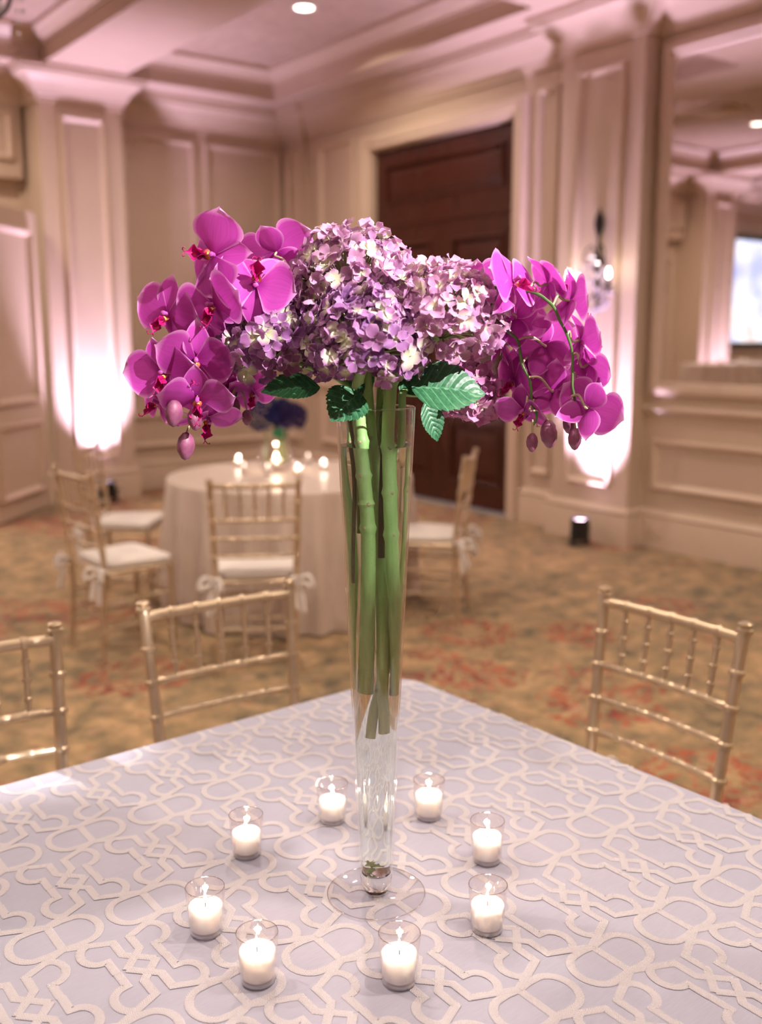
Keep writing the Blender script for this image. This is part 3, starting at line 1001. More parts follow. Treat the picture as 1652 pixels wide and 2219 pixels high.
# ------------------------------------------------------------------ votive candles
M['votive'] = thin_glass('candle glass', (.97, .95, .95), base=.09, gain=.75, rough=.03)
M['vot'] = thin_glass('votive rim glass', (.95, .93, .93), base=.38, gain=.5, rough=.08)
def wax_mat():
    t = NT('white wax')
    t.set(Base_Color=(.95, .90, .86, 1), Roughness=.45)
    t.b.inputs['Subsurface Weight'].default_value = 1.0
    t.b.inputs['Subsurface Radius'].default_value = (1.0, .93, .88)
    t.b.inputs['Subsurface Scale'].default_value = .02
    return t.m
M['wax'] = wax_mat()
M['flame'] = emit('candle flame', (1.0, .86, .70), 16.0)
M['wick'] = plain('wick', (.03, .025, .02), .9)
P_CANDLE = 0.30
def votive(x, y, z, label, group, wax_h=.040, power=P_CANDLE, h=.066, lamp=True, rz=0):
    o = tag(empty('votive_candle', (x, y, z), rz), label, 'candle', group)
    k = h / .066
    MB().lathe([(0, .0005), (.0195, .0005), (.0215, .003), (.0265, h - .001), (.0262, h), (.0252, h), (.0246, h - .001), (.0212, .008), (.0205, .0066), (0, .0066)], 32).build('glass_holder', M['votive'], o, ang=50)
    MB().tube([(.0257 * math.cos(2 * pi * i_ / 28), .0257 * math.sin(2 * pi * i_ / 28), h) for i_ in range(29)], .00075, 6).build('rim', M['vot'], o, ang=None)
    MB().lathe([(0, .0008), (.0192, .0008), (.0208, .003), (.0208, .0062), (0, .0062)], 28).build('glass_base', M['vot'], o, ang=50)
    r1 = .0212 + (.0246 - .0212) * (wax_h - .008) / (h - .008) - .0003
    MB().lathe([(0, .0075), (.0190, .0075), (.0207, .0095), (r1, wax_h - .002), (r1 - .0015, wax_h), (r1 * .6, wax_h - .0025), (.004, wax_h - .004), (0, wax_h - .004)], 28).build('wax', M['wax'], o, ang=60)
    MB().tube([(0, 0, wax_h - .006), (.0005, .0003, wax_h + .003), (.0015, .0006, wax_h + .006)], .0008, 6).build('wick', M['wick'], o)
    z0 = wax_h + .003
    MB().lathe([(0, z0), (.0015, z0 + .0015), (.0023, z0 + .0045), (.0020, z0 + .0085), (.0010, z0 + .013), (0, z0 + .017)], 14, (.001, .0005, 0)).build('flame', M['flame'], o, ang=None)
    if lamp:
        l = bpy.data.lights.new('candle_lamp', 'POINT')
        l.energy = power; l.color = (1.0, .80, .64); l.shadow_soft_size = .004
        link('candle_lamp', l, o, (.001, .0005, z0 + .009))
    return o
for (px, py) in [(866, 2143), (557, 2141), (444, 2034), (1058, 2028), (1057, 1876), (533, 1862), (720, 1788), (930, 1780)]:
    p = on_z(px, py, TZ)
    p += Vector((HEAD.x, HEAD.y, 0)) * .012
    votive(p.x, p.y, TZ + .0018, 'lit white votive candle in clear glass on the lavender embroidered cloth', 'votive candles ringed around the tall vase', wax_h=.041 + random.uniform(-.003, .003), rz=random.uniform(0, 6))

# ------------------------------------------------------------------ tall trumpet vase with water
VR = at(818, 886).z - VASE.z          # rim height
VW = at(818, 968).z - VASE.z          # water level
def r_out(z):
    s = max(0.0, (z - .030) / (VR - .030))
    return .0232 + .0293 * s ** 1.05
M['vglass'] = thin_glass('vase glass', base=.045, gain=.9, rough=.0)
M['footglass'] = thin_glass('vase foot glass', (1, 1, 1), base=.02, gain=.5, rough=.0)
M['water'] = real_glass('vase water', 1.333, (.985, 1, .985))
M['solid'] = real_glass('solid glass', 1.45)
VB = VASE + Vector((0, 0, .0016))
vz = tag(empty('trumpet_vase', VB), 'tall clear glass trumpet vase holding the purple flowers', 'vase')
zs = [.030 + (VR - .030) * i / 24 for i in range(25)]
prof = [(.0222, .0275)] + [(r_out(z), z) for z in zs] + [(r_out(VR) - .0008, VR + .0012), (r_out(VR) - .0022, VR)] + [(r_out(z) - .0026, z) for z in reversed(zs[1:])]
MB().lathe(prof, 64).build('body', M['vglass'], vz, ang=60)
MB().lathe([(0, .0035), (.0150, .0035), (.0172, .007), (.0185, .012), (.0215, .018), (.0224, .027), (.0205, .0335), (.012, .0318), (0, .0312)], 40).build('stem', M['solid'], vz, ang=60)
MB().lathe([(0, 0), (.0685, 0), (.0705, .0012), (.0705, .0026), (.069, .0034), (.03, .0028), (.0155, .0032)], 72).build('foot', M['footglass'], vz, ang=50)
MB().tube([((r_out(VR) - .0013) * math.cos(2 * pi * i_ / 64), (r_out(VR) - .0013) * math.sin(2 * pi * i_ / 64), VR + .0006) for i_ in range(65)], .0013, 8).build('rim', M['solid'], vz, ang=None)
MB().tube([(.0698 * math.cos(2 * pi * i_ / 72), .0698 * math.sin(2 * pi * i_ / 72), .0016) for i_ in range(73)], .0008, 8).build('foot_rim', M['vot'], vz, ang=None)
wz = [.0375 + (VW - .0375) * i / 16 for i in range(17)]
wt = tag(MB().lathe([(0, .0345), (.0195, .0352)] + [(r_out(z) - .0031, z) for z in wz[1:]] + [(r_out(VW) - .0034, VW + .0006), (r_out(VW) - .008, VW), (0, VW)], 64).build('vase_water', M['water'], ang=60), 'clear water filling the tall glass vase', 'water')
wt.location = VB

# ------------------------------------------------------------------ petals and leaves
def uvmesh(name, rows, mat, closed=False):
    """rows: list of list of (pos, uv)"""
    v = [p for r_ in rows for p, _ in r_]
    u = [q for r_ in rows for _, q in r_]
    k = len(rows[0])
    f = [(i * k + j, i * k + j + 1, (i + 1) * k + j + 1, (i + 1) * k + j) for i in range(len(rows) - 1) for j in range(k - 1)]
    return v, u, f
def finish(name, v, u, f, mat):
    me = bpy.data.meshes.new(name)
    me.from_pydata([tuple(p) for p in v], [], f)
    me.materials.append(mat)
    ul = me.uv_layers.new(name='UVMap')
    idx = [0] * len(me.loops)
    me.loops.foreach_get('vertex_index', idx)
    ul.data.foreach_set('uv', [c for i_ in idx for c in u[i_]])
    me.polygons.foreach_set('use_smooth', [True] * len(me.polygons))
    me.update()
    return me

def petal_rows(L, W, fw, cup, bend, wave, seed, nt=11, nu=8):
    rnd = random.Random(seed)
    ph1, ph2 = rnd.uniform(0, 6.3), rnd.uniform(0, 6.3)
    skew = rnd.uniform(-.06, .06)
    rows = []
    for i in range(nt + 1):
        t = i / nt
        w = max(.0006, W * .5 * fw(t))
        row = []
        for j in range(nu + 1):
            u = -1 + 2 * j / nu
            x = u * w + skew * L * t * t
            y = L * t * (1 - .05 * u * u * t)
            z = cup * L * (u * u) * math.sin(pi * min(1, t * 1.05)) - bend * L * t * t
            z += wave * L * (abs(u) ** 2) * t * math.sin(5.5 * t + (ph1 if u < 0 else ph2))
            row.append((Vector((x, y, z)), (u * .5 + .5, t)))
        rows.append(row)
    return rows
def fw_petal(t): return (math.sin(pi * min(1, max(0, t)) ** 1.02) ** .62 if 0 < t < 1 else .05) * (.42 + .58 * min(1, t / .38))
def fw_sepal(t): return math.sin(pi * min(1, max(0, t)) ** .82) ** .72 if 0 < t < 1 else .06
def fw_hyd(t): return (t ** .55) * (max(0, 1 - t ** 3.2) ** .55) * 1.12

def petal_shader(name, deep, mid, edge, trans=.35, vein=.5):
    t = NT(name)
    uv = t.node('ShaderNodeSeparateXYZ')
    t.ln(t.coord('UV'), uv.inputs[0])
    au = t.math('ABSOLUTE', t.math('SUBTRACT', t.math('MULTIPLY', uv.outputs[0], 2.0), 1.0))
    tt = uv.outputs[1]
    fac = t.ramp(tt, [(0.0, deep), (.30, mid), (.80, mid), (.97, edge)])
    ee = t.ramp(au, [(.80, (0, 0, 0)), (.99, (1, 1, 1))])
    col = t.mix(t.math('MULTIPLY', ee.outputs[0], .8), fac.outputs[0], edge)
    # fanned veins
    cmb = t.node('ShaderNodeCombineXYZ')
    t.ln(t.math('MULTIPLY', uv.outputs[0], 26.0), cmb.inputs[0])
    t.ln(t.math('MULTIPLY', tt, 1.4), cmb.inputs[1])
    oi = t.node('ShaderNodeObjectInfo')
    t.ln(t.math('MULTIPLY', oi.outputs['Random'], 9.0), cmb.inputs[2])
    nz = t.noise(1.0, 2, cmb.outputs[0])
    vn = t.ramp(nz.outputs[0], [(.40, (.80, .66, .78)), (.6, (1, 1, 1))])
    col = t.mix(vein, col, t.mix(1.0, col, vn.outputs[0], 'MULTIPLY'))
    t.ln(col, t.b.inputs['Base Color'])
    t.set(Roughness=.55)
    t.b.inputs['Specular IOR Level'].default_value = .3
    t.bump(nz.outputs[0], .12, .001)
    tr = t.node('ShaderNodeBsdfTranslucent')
    t.ln(col, tr.inputs[0])
    mx = t.node('ShaderNodeMixShader')
    mx.inputs[0].default_value = trans
    t.ln(t.b.outputs[0], mx.inputs[1]); t.ln(tr.outputs[0], mx.inputs[2])
    t.ln(mx.outputs[0], t.out.inputs[0])
    return t.m

M['orchid'] = petal_shader('orchid petal', (.40, .013, .31), (.55, .066, .46), (.82, .40, .76), .40, .40)
M['lip'] = petal_shader('orchid lip', (.75, .30, .06), (.42, .004, .13), (.50, .02, .22), .2, .3)
M['column'] = plain('orchid column', (.42, .07, .33), .5)
M['callus'] = plain('orchid callus', (.80, .45, .08), .5)
M['stem'] = plain('green stem', (.075, .15, .035), .5, var=.25, vscale=40)
M['pedicel'] = plain('pale pedicel', (.42, .36, .22), .5, var=.15, vscale=60)
M['darkstem'] = plain('dark orchid stem', (.028, .035, .018), .5, var=.3, vscale=60)
M['bud'] = plain('orchid bud', (.22, .06, .13), .5, var=.3, vscale=120)

# flower parts (local: centre at origin, facing +Z, dorsal sepal +Y)
PET = [finish('petal', *uvmesh('p', petal_rows(.052, .066, fw_petal, -.10 * s_, .10 + .10 * s_, .05, 10 + k_), None), M['orchid']) for k_, s_ in enumerate((1, .2, -.8, .6))]
SEP = [finish('sepal', *uvmesh('p', petal_rows(.050, .036, fw_sepal, .10, .08 + .12 * k_, .03, 30 + k_), None), M['orchid']) for k_ in range(3)]
def lip_mesh():
    def fw(t): return [0.5, .62, .55, .42, .36, .42, .62, .95, .80, .45, .18, .06][min(11, int(t * 11.01))]
    rows = petal_rows(.028, .020, fw, .28, -.35, 0, 5, 11, 6)
    v, u, f = uvmesh('l', rows, None)
    for s_ in (-1, 1):       # upright side lobes
        n0 = len(v)
        rr = petal_rows(.016, .014, fw_sepal, .2, -.3, 0, 6, 6, 4)
        q = Euler((R(58), R(-s_ * 52), R(-s_ * 40))).to_matrix()
        v2, u2, f2 = uvmesh('l', rr, None)
        v += [q @ p + Vector((s_ * .002, .003, .003)) for p in v2]
        u += [(a, .25 + b_ * .7) for a, b_ in u2]
        f += [tuple(i + n0 for i in g) for g in f2]
        n0 = len(v)          # curled tendrils at the tip
        tube = MB().tube(smoothpath([(0, .027, .010), (s_ * .003, .030, .012), (s_ * .005, .029, .015), (s_ * .004, .027, .016)], 4), .0006, 5)
        v += [Vector(p) for p in tube.v]
        u += [(.5, .8)] * len(tube.v)
        f += [tuple(i + n0 for i in g) for g in tube.f]
    return finish('lip', v, u, f, M['lip'])
LIP = lip_mesh()
COLUMN = MB().lathe([(0, 0), (.0028, .001), (.0024, .005), (.0032, .008), (.0027, .0105), (0, .012)], 10, (0, 0, 0), (0, .45, 1)).mesh('column', M['column'])
CALLUS = MB().lathe([(0, 0), (.003, .001), (.0032, .003), (0, .005)], 8, (0, -.003, .004), (0, -.3, 1)).mesh('callus', M['callus'])

def orchid_flower(parent, pos, face, dorsal, s=1.0, seed=0, openness=1.0):
    rnd = random.Random(seed)
    zf = cam_dir(*face)
    yd = RT * dorsal[0] + Vector((0, 0, 1)) * dorsal[1]
    yd = (yd - zf * yd.dot(zf)).normalized()
    xd = yd.cross(zf)
    q = Matrix((xd, yd, zf)).transposed().to_quaternion()
    o = empty('flower', pos - parent.location, parent=parent)
    o.rotation_mode = 'QUATERNION'
    o.rotation_quaternion = q
    o.scale = (s,) * 3
    def place(me, name, ang, tilt, roll=0, sc=1.0, lift=0.0):
        # ang from dorsal, tilt forward
        e = Matrix.Rotation(ang, 4, 'Z') @ Matrix.Rotation(tilt, 4, 'X') @ Matrix.Rotation(roll, 4, 'Y')
        ob = link(name, me, o, (0, 0, lift), e.to_quaternion(), sc)
        return ob
    j = lambda a: rnd.uniform(-a, a)
    fw_ = R(12) * openness
    place(rnd.choice(SEP), 'sepal', j(.08), R(-8) + j(.15), j(.1), 1.0 + j(.05), -.002)
    for sg in (-1, 1):
        place(rnd.choice(PET), 'petal', sg * R(78) + j(.07), fw_ + j(.18), sg * R(8) + j(.15), 1.0 + j(.05), .0)
        place(rnd.choice(SEP), 'sepal', sg * R(140) + j(.08), R(-6) + j(.15), j(.1), .98 + j(.05), -.0025)
    link('lip', LIP, o, (0, -.003, .003), Euler((R(42), 0, R(180))).to_quaternion(), 1.0)
    link('column', COLUMN, o, (0, .001, .001))
    link('callus', CALLUS, o, (0, 0, .001))
    return o

def bud_mesh():
    m = MB()
    m.lathe([(0, -.019), (.004, -.017), (.0085, -.010), (.0095, -.003), (.008, .004), (.004, .009), (0, .0105)], 14)
    m2 = []
    for x, y, z in m.v:
        a = math.atan2(y, x)
        k_ = 1 + .07 * math.cos(3 * a)
        m2.append((x * k_, y * k_ * .85, z))
    m.v = m2
    return m.mesh('bud', M['bud'])
BUD = bud_mesh()

def axis_px(y): return 818 + (815 - 818) * (y - 886) / (1940 - 886)
def in_vase(px, py, dd=0.0):
    """stem point seen at this pixel; below the waterline the water widens it sideways"""
    ax = axis_px(py)
    q = .77 if py > 968 else 1.0
    p = at(ax + (px - ax) * q, py, dd)
    c = VASE.xy
    rr = (p.xy - c).length
    lim = r_out(max(.05, p.z - VB.z)) - .0115
    if rr > lim and py > 890:
        k_ = lim / rr
        p = Vector((c.x + (p.x - c.x) * k_, c.y + (p.y - c.y) * k_, p.z))
    return p

STEMS = []
def stem_later(pts, rad, mat, name, parent=None, off=None, n=8, scars=(), single=None):
    STEMS.append(dict(pts=[Vector(p) for p in pts], rad=rad, mat=mat, name=name, parent=parent, off=off, n=n, scars=scars, single=single))
def build_stems():
    """lay the stems side by side in the vase (none through another or through the glass), then make them"""
    import numpy as np
    top = VB.z + VR + .035
    ZG = np.arange(VB.z + .06, top + .0001, .008)
    nl, ns = len(ZG), len(STEMS)
    P = np.zeros((ns, nl, 2)); act = np.zeros((ns, nl), bool); rr = np.zeros(ns)
    for k, st in enumerate(STEMS):
        q = st['pts'] if st['pts'][0].z < st['pts'][-1].z else st['pts'][::-1]
        run = []
        for p in q:
            if not run or p.z > run[-1].z + 1e-5: run.append(p)
            if p.z > top: break
        z = np.array([p.z for p in run])
        P[k, :, 0] = np.interp(ZG, z, [p.x for p in run]); P[k, :, 1] = np.interp(ZG, z, [p.y for p in run])
        act[k] = (ZG >= z[0] - .008) & (ZG <= z[-1])
        low = [r_ for p, r_ in zip(st['pts'], st['rad']) if p.z < top]
        rr[k] = sorted(low)[len(low) // 2] * 1.10 + .0002
    O = P.copy()
    ctr = np.array([VB.x, VB.y])
    lim = np.array([r_out(max(.05, min(VR, z - VB.z))) - .0036 + max(0, z - VB.z - VR - .008) * 1.2 for z in ZG])
    free = ZG > VB.z + VR + .030
    for it in range(420):
        if it < 360:
            sm = P.copy()
            sm[:, 1:-1] = .5 * P[:, 1:-1] + .25 * (P[:, :-2] + P[:, 2:])
            P = sm + .01 * (O - sm)
        for i in range(ns):
            for j in range(i + 1, ns):
                both = act[i] & act[j]
                if not both.any(): continue
                d = P[j] - P[i]
                L = np.maximum(np.linalg.norm(d, axis=1), 1e-6)
                g = np.where(both, np.maximum(0, rr[i] + rr[j] - L), 0)
                mv = d / L[:, None] * (g * .5)[:, None]
                P[i] -= mv; P[j] += mv
        for i in range(ns):
            d = P[i] - ctr
            L = np.maximum(np.linalg.norm(d, axis=1), 1e-6)
            mx = np.where(free, 9, np.maximum(.001, lim - rr[i]))
            P[i] = ctr + d * np.minimum(1, mx / L)[:, None]
    D = P - O
    for k, st in enumerate(STEMS):
        out = []
        for p in st['pts']:
            w = 1.0 if p.z <= top else max(0.0, 1 - (p.z - top) / .05)
            out.append(p + Vector((float(np.interp(p.z, ZG, D[k, :, 0])), float(np.interp(p.z, ZG, D[k, :, 1])), 0)) * w)
        st['pts'] = out
        if st['single']:
            o = tag(MB(out[-1]).tube(out, st['rad'], st['n']).build(st['name'], st['mat']), *st['single'])
            o.location = out[-1]
        else:
            MB(st['off']).tube(out, st['rad'], st['n']).build(st['name'], st['mat'], st['parent'])
        for i, d_ in st['scars']:
            p = out[i] + d_ * st['rad'][i] * .8
            MB(st['off']).lathe([(0, -.001), (.0026, 0), (.003, .001), (.0012, .0022), (0, .002)], 8, p, d_).build('bud_scar', M['scar'], st['parent'])

def orchid(label, path, radii, flowers, buds, root, tail=()):
    base = root
    o = tag(empty('orchid_spray', base), label, 'orchid')
    pts = smoothpath([in_vase(*p) for p in tail] + [at(*p) for p in path], 10)
    off = base
    stem_later(pts, [radii[0] + (radii[1] - radii[0]) * i / (len(pts) - 1) for i in range(len(pts))], M['stem'], 'stem', o, off)
    def nearest(p):
        # attach a little further up the stem than the closest point
        i = min(range(len(pts)), key=lambda k_: (pts[k_] - p).length)
        return pts[max(0, i - 5)], pts[min(i + 1, len(pts) - 1)]
    for i, (px, py, dd, face, dorsal, s_) in enumerate(flowers):
        p = at(px, py, dd)
        orchid_flower(o, p, face, dorsal, s_, seed=hash((px, py)) % 1000)
        a, _ = nearest(p)
        bk = p - cam_dir(*face) * .012
        mid = a.lerp(bk, .5) + Vector((0, 0, .008))
        MB(off).tube(smoothpath([a, mid, bk, p - cam_dir(*face) * .001], 4), .0016, 6).build('pedicel', M['pedicel'], o)
    for (px, py, dd, s_, tilt) in buds:
        p = at(px, py, dd)
        a, _ = nearest(p + Vector((0, 0, .02)))
        e = Quaternion((FW.x, FW.y, 0), tilt)
        link('bud', BUD, o, p - off, e, s_)
        tp = p + (e @ Vector((0, 0, .0095 * s_)))
        MB(off).tube(smoothpath([a, a.lerp(tp, .5) + Vector((0, 0, .006)), tp], 4), .0013, 6).build('pedicel', M['pedicel'], o)
    return o

ROOT = VB + Vector((0, 0, .30))
orchid('magenta orchid spray arching over the side toward the glowing pilaster', [(790, 885, .0), (740, 760, .02), (690, 640, .02), (600, 585, .01), (545, 567, .0), (490, 590, -.01), (445, 640, -.005), (434, 690, 0), (428, 740, .0), (424, 790, .0), (422, 820, .0), (426, 850, .0), (432, 885, 0), (428, 915, 0)], (.0028, .0017),
       [(463, 553, -.035, (-.55, .05, .85), (1, -.05), 1.1), (556, 617, -.03, (.08, .40, .9), (-.12, -1), 1.12), (600, 545, .05, (.1, .55, -.85), (-.25, 1), 1.08),
        (463, 661, -.035, (-.45, -.38, .8), (-.35, 1), 1.05), (364, 681, -.01, (-.5, -.3, .8), (.35, 1), 1.02), (432, 706, .035, (.15, .0, -.95), (.2, 1), .95),
        (357, 806, -.02, (-.3, -.45, .85), (-.1, 1), 1.0), (424, 778, -.03, (.15, -.55, .8), (.1, 1), 1.0), (428, 862, -.03, (.05, -.72, .7), (.05, 1), 1.0),
        (345, 872, .015, (-.75, -.1, .5), (.1, 1), .85), (450, 905, .01, (.15, -.85, .35), (.1, 1), .95)],
       [(377, 886, -.035, 1.25, .1), (421, 902, -.03, 1.0, -.1), (403, 958, -.01, 1.28, .08)], ROOT, [(788, 1150, .022), (785, 1010, .02)])
orchid('small magenta orchid spray tucked behind the purple hydrangeas, with two hanging buds', [(800, 885, 0.020), (740, 800, 0.033), (640, 740, 0.070), (560, 770, 0.070), (525, 830, 0.065), (522, 860, 0.060)], (.0022, .0013),
       [(492, 822, 0.070, (.2, -.4, .8), (-.2, 1), .85), (503, 858, 0.075, (.1, -.6, .6), (.1, 1), .7), (548, 850, 0.070, (.1, -.8, .5), (.2, 1), .7)],
       [(504, 876, 0.050, 1.1, -.1), (535, 900, 0.050, .75, 0)], ROOT, [(806, 1120, .028), (803, 1000, .026)])
orchid('magenta orchid spray arching outward over the crystal sconce', [(830, 885, 0.010), (900, 760, 0.020), (985, 655, 0.020), (1034, 637, 0.000), (1058, 627, -0.005), (1085, 622, -0.018), (1157, 634, -0.041), (1187, 652, -0.045), (1202, 668, -0.045), (1214, 695, -0.045), (1228, 722, -0.045), (1240, 760, -0.045), (1241, 800, -0.045), (1240, 858, -0.045), (1237, 900, -0.045)], (.0027, .0016),
       [(1112, 612, -0.052, (.80, .15, .55), (.15, 1), 1.0), (1190, 614, -0.015, (.88, .25, -.25), (-.25, 1), .88), (1238, 652, -0.035, (.9, -.15, -.2), (.55, .9), .85), (1260, 737, -0.035, (.97, .1, -.1), (.2, 1), .75),
        (1277, 788, -0.040, (.82, .3, -.4), (.75, .7), .78), (1272, 838, -0.020, (.95, -.1, -.1), (.75, .6), .68), (1276, 882, -0.050, (.5, .0, -.85), (.55, .8), .88)],
       [(1234, 912, -0.025, .9, 0), (1247, 944, -0.040, 1.0, 0)], ROOT, [(838, 1150, .02), (834, 1010, .018)])
orchid('magenta orchid spray drooping in front of the dark wooden door', [(815, 885, -0.010), (890, 790, 0.000), (985, 690, 0.010), (1042, 672, 0.006), (1080, 698, -0.003), (1104, 720, -0.008), (1123, 740, -0.008), (1132, 788, -0.008), (1150, 829, -0.008), (1142, 870, -0.008), (1155, 902, -0.008), (1149, 922, -0.008)], (.0027, .0016),
       [(1024, 618, 0.089, (-.1, .35, -.9), (-.1, 1), .92), (1070, 662, 0.070, (.1, .0, .9), (.2, 1), .85), (1118, 690, 0.012, (.15, -.25, -.92), (.1, -1), .90), (1092, 744, 0.032, (-.8, .1, -.3), (-.3, 1), .75),
        (1182, 748, 0.017, (.2, .05, -.95), (-.35, .9), .92), (1148, 796, 0.042, (-.3, -.3, .7), (0, 1), .72), (1199, 846, 0.017, (.35, .0, -.9), (.1, 1), .92),
        (1116, 826, 0.032, (-.65, -.2, .35), (.3, 1), .80), (1135, 888, 0.022, (-.4, -.55, .35), (.3, 1), .80), (1170, 890, 0.042, (.2, -.8, .2), (0, 1), .6)],
       [(1154, 953, -0.008, .88, 0), (1190, 932, 0.002, 1.3, -.1)], ROOT, [(842, 1110, .0), (832, 990, .004)])

# ------------------------------------------------------------------ hydrangeas
from mathutils.bvhtree import BVHTree
bpy.context.view_layer.update()
ov, of_ = [], []
for ob in bpy.data.objects:
    if ob.type == 'MESH' and ob.parent is not None and ob.parent.name.startswith('flower') and ob.name.split('.')[0] in ('petal', 'sepal', 'lip'):
        n0 = len(ov)
        ov += [ob.matrix_world @ q.co for q in ob.data.vertices]
        of_ += [tuple(i + n0 for i in q.vertices) for q in ob.data.polygons]
ORCHIDS = BVHTree.FromPolygons(ov, of_)
def floret_meshes(tagname, ca, cb, cream, n=6, size=.0158, rimmix=.35):
    t = NT('hydrangea ' + tagname)
    uv = t.node('ShaderNodeSeparateXYZ')
    t.ln(t.coord('UV'), uv.inputs[0])
    oi = t.node('ShaderNodeObjectInfo')
    base = t.mix(oi.outputs['Random'], ca, cb)
    nz = t.noise(140, 2, t.coord())
    base = t.mix(.22, base, t.ramp(nz.outputs[0], [(.3, (.55, .45, .65)), (.7, (1, 1, 1))]).outputs[0], 'MULTIPLY')
    rr = t.math('FRACT', t.math('MULTIPLY', oi.outputs['Random'], 17.3))
    thr = t.math('ADD', t.math('MULTIPLY', t.math('POWER', rr, 2.4), .95), .12)
    fac = t.math('DIVIDE', uv.outputs[1], thr)
    fr = t.ramp(fac, [(.35, (0, 0, 0)), (1.0, (1, 1, 1))])
    col = t.mix(fr.outputs[0], cream, base)
    au = t.math('ABSOLUTE', t.math('SUBTRACT', t.math('MULTIPLY', uv.outputs[0], 2.0), 1.0))
    ee = t.ramp(au, [(.82, (0, 0, 0)), (1.0, (1, 1, 1))])
    col = t.mix(t.math('MULTIPLY', ee.outputs[0], rimmix), col, (.85, .70, .85))
    t.ln(col, t.b.inputs['Base Color'])
    t.set(Roughness=.6)
    t.b.inputs['Specular IOR Level'].default_value = .25
    tr = t.node('ShaderNodeBsdfTranslucent')
    t.ln(col, tr.inputs[0])
    mx = t.node('ShaderNodeMixShader')
    mx.inputs[0].default_value = .30
    t.ln(t.b.outputs[0], mx.inputs[1]); t.ln(tr.outputs[0], mx.inputs[2]); t.ln(mx.outputs[0], t.out.inputs[0])
    out = []
    for k_ in range(n):
        rnd = random.Random(100 + k_)
        v, u, f = [], [], []
        for p in range(4):
            sc_ = rnd.uniform(.88, 1.12)
            rows = petal_rows(size * sc_, size * 1.12 * sc_, fw_hyd, rnd.uniform(.0, .30), rnd.uniform(-.34, .30), .14, 200 + k_ * 7 + p, 5, 4)
            q = (Matrix.Rotation(p * pi / 2 + rnd.uniform(-.15, .15), 3, 'Z') @ Matrix.Rotation(rnd.uniform(R(0), R(46)), 3, 'X') @ Matrix.Rotation(rnd.uniform(-.22, .22), 3, 'Y'))
            a, b_, c_ = uvmesh('h', rows, None)
            n0 = len(v)
            v += [q @ w + Vector((0, 0, .0006 * p)) for w in a]
            u += b_
            f += [tuple(i + n0 for i in g) for g in c_]
        n0 = len(v)
        m = MB().lathe([(0, 0), (.0014, .0004), (.0012, .002), (0, .0026)], 6)
        v += [Vector(w) for w in m.v]; u += [(.5, .15)] * len(m.v); f += [tuple(i + n0 for i in g) for g in m.f]
        out.append(finish('floret', v, u, f, t.m))
    return out

def hyd_stem_mat():
    t = NT('hydrangea stem')
    c = t.coord()
    sx = t.node('ShaderNodeSeparateXYZ')
    t.ln(t.node('ShaderNodeNewGeometry').outputs['Position'], sx.inputs[0])
    zz = t.node('ShaderNodeMapRange')
    zz.inputs[1].default_value = 1.02; zz.inputs[2].default_value = 1.24
    t.ln(sx.outputs[2], zz.inputs[0])
    mp = t.node('ShaderNodeMapping'); mp.inputs['Scale'].default_value = (60, 60, 9)
    t.ln(c, mp.inputs[0])
    nz = t.noise(1.0, 3, mp.outputs[0])
    low = t.ramp(nz.outputs[0], [(.35, (.40, .37, .16)), (.65, (.58, .55, .32))])
    hi = t.ramp(nz.outputs[0], [(.35, (.24, .46, .14)), (.65, (.38, .60, .24))])
    col = t.mix(zz.outputs[0], low.outputs[0], hi.outputs[0])
    sp_ = t.node('ShaderNodeTexVoronoi'); sp_.inputs['Scale'].default_value = 190
    t.ln(c, sp_.inputs['Vector'])
    dot = t.ramp(sp_.outputs['Distance'], [(.07, (1, 1, 1)), (.12, (0, 0, 0))])
    col = t.mix(t.math('MULTIPLY', dot.outputs[0], .6), col, (.06, .05, .02))
    t.ln(col, t.b.inputs['Base Color'])
    t.set(Roughness=.45)
    return t.m
M['hstem'] = hyd_stem_mat()
M['scar'] = plain('leaf scar', (.42, .36, .20), .7, var=.3, vscale=200)
M['branch'] = plain('flower stalks', (.33, .34, .16), .6, var=.2)

def leaf_mat(name, a, b_, rough):
    t = NT(name)
    uv = t.node('ShaderNodeSeparateXYZ')
    t.ln(t.coord('UV'), uv.inputs[0])
    au = t.math('ABSOLUTE', t.math('SUBTRACT', t.math('MULTIPLY', uv.outputs[0], 2.0), 1.0))
    ph = t.math('MULTIPLY', t.math('SUBTRACT', uv.outputs[1], t.math('MULTIPLY', au, .22)), 8.0)
    fr = t.math('ABSOLUTE', t.math('SUBTRACT', t.math('FRACT', ph), .5))
    vein = t.math('GREATER_THAN', fr, .44)
    mid = t.math('LESS_THAN', au, .035)
    vm = t.math('MAXIMUM', vein, mid)
    cell = t.noise(220, 2, t.coord())
    h = t.math('ADD', t.math('MULTIPLY', t.math('SUBTRACT', .5, fr), 2.0), t.math('MULTIPLY', cell.outputs[0], .5))
    base = t.ramp(cell.outputs[0], [(.3, a), (.7, b_)])
    col = t.mix(t.math('MULTIPLY', vm, .45), base.outputs[0], tuple(min(1, x * 2.2 + .03) for x in b_))
    t.ln(col, t.b.inputs['Base Color'])
    t.set(Roughness=rough)
    t.bump(h, .5, .0012)
    tr = t.node('ShaderNodeBsdfTranslucent')
    t.ln(col, tr.inputs[0])
    mx = t.node('ShaderNodeMixShader'); mx.inputs[0].default_value = .15
    t.ln(t.b.outputs[0], mx.inputs[1]); t.ln(tr.outputs[0], mx.inputs[2]); t.ln(mx.outputs[0], t.out.inputs[0])
    return t.m
M['leaf'] = leaf_mat('hydrangea leaf', (.020, .10, .045), (.042, .16, .072), .42)

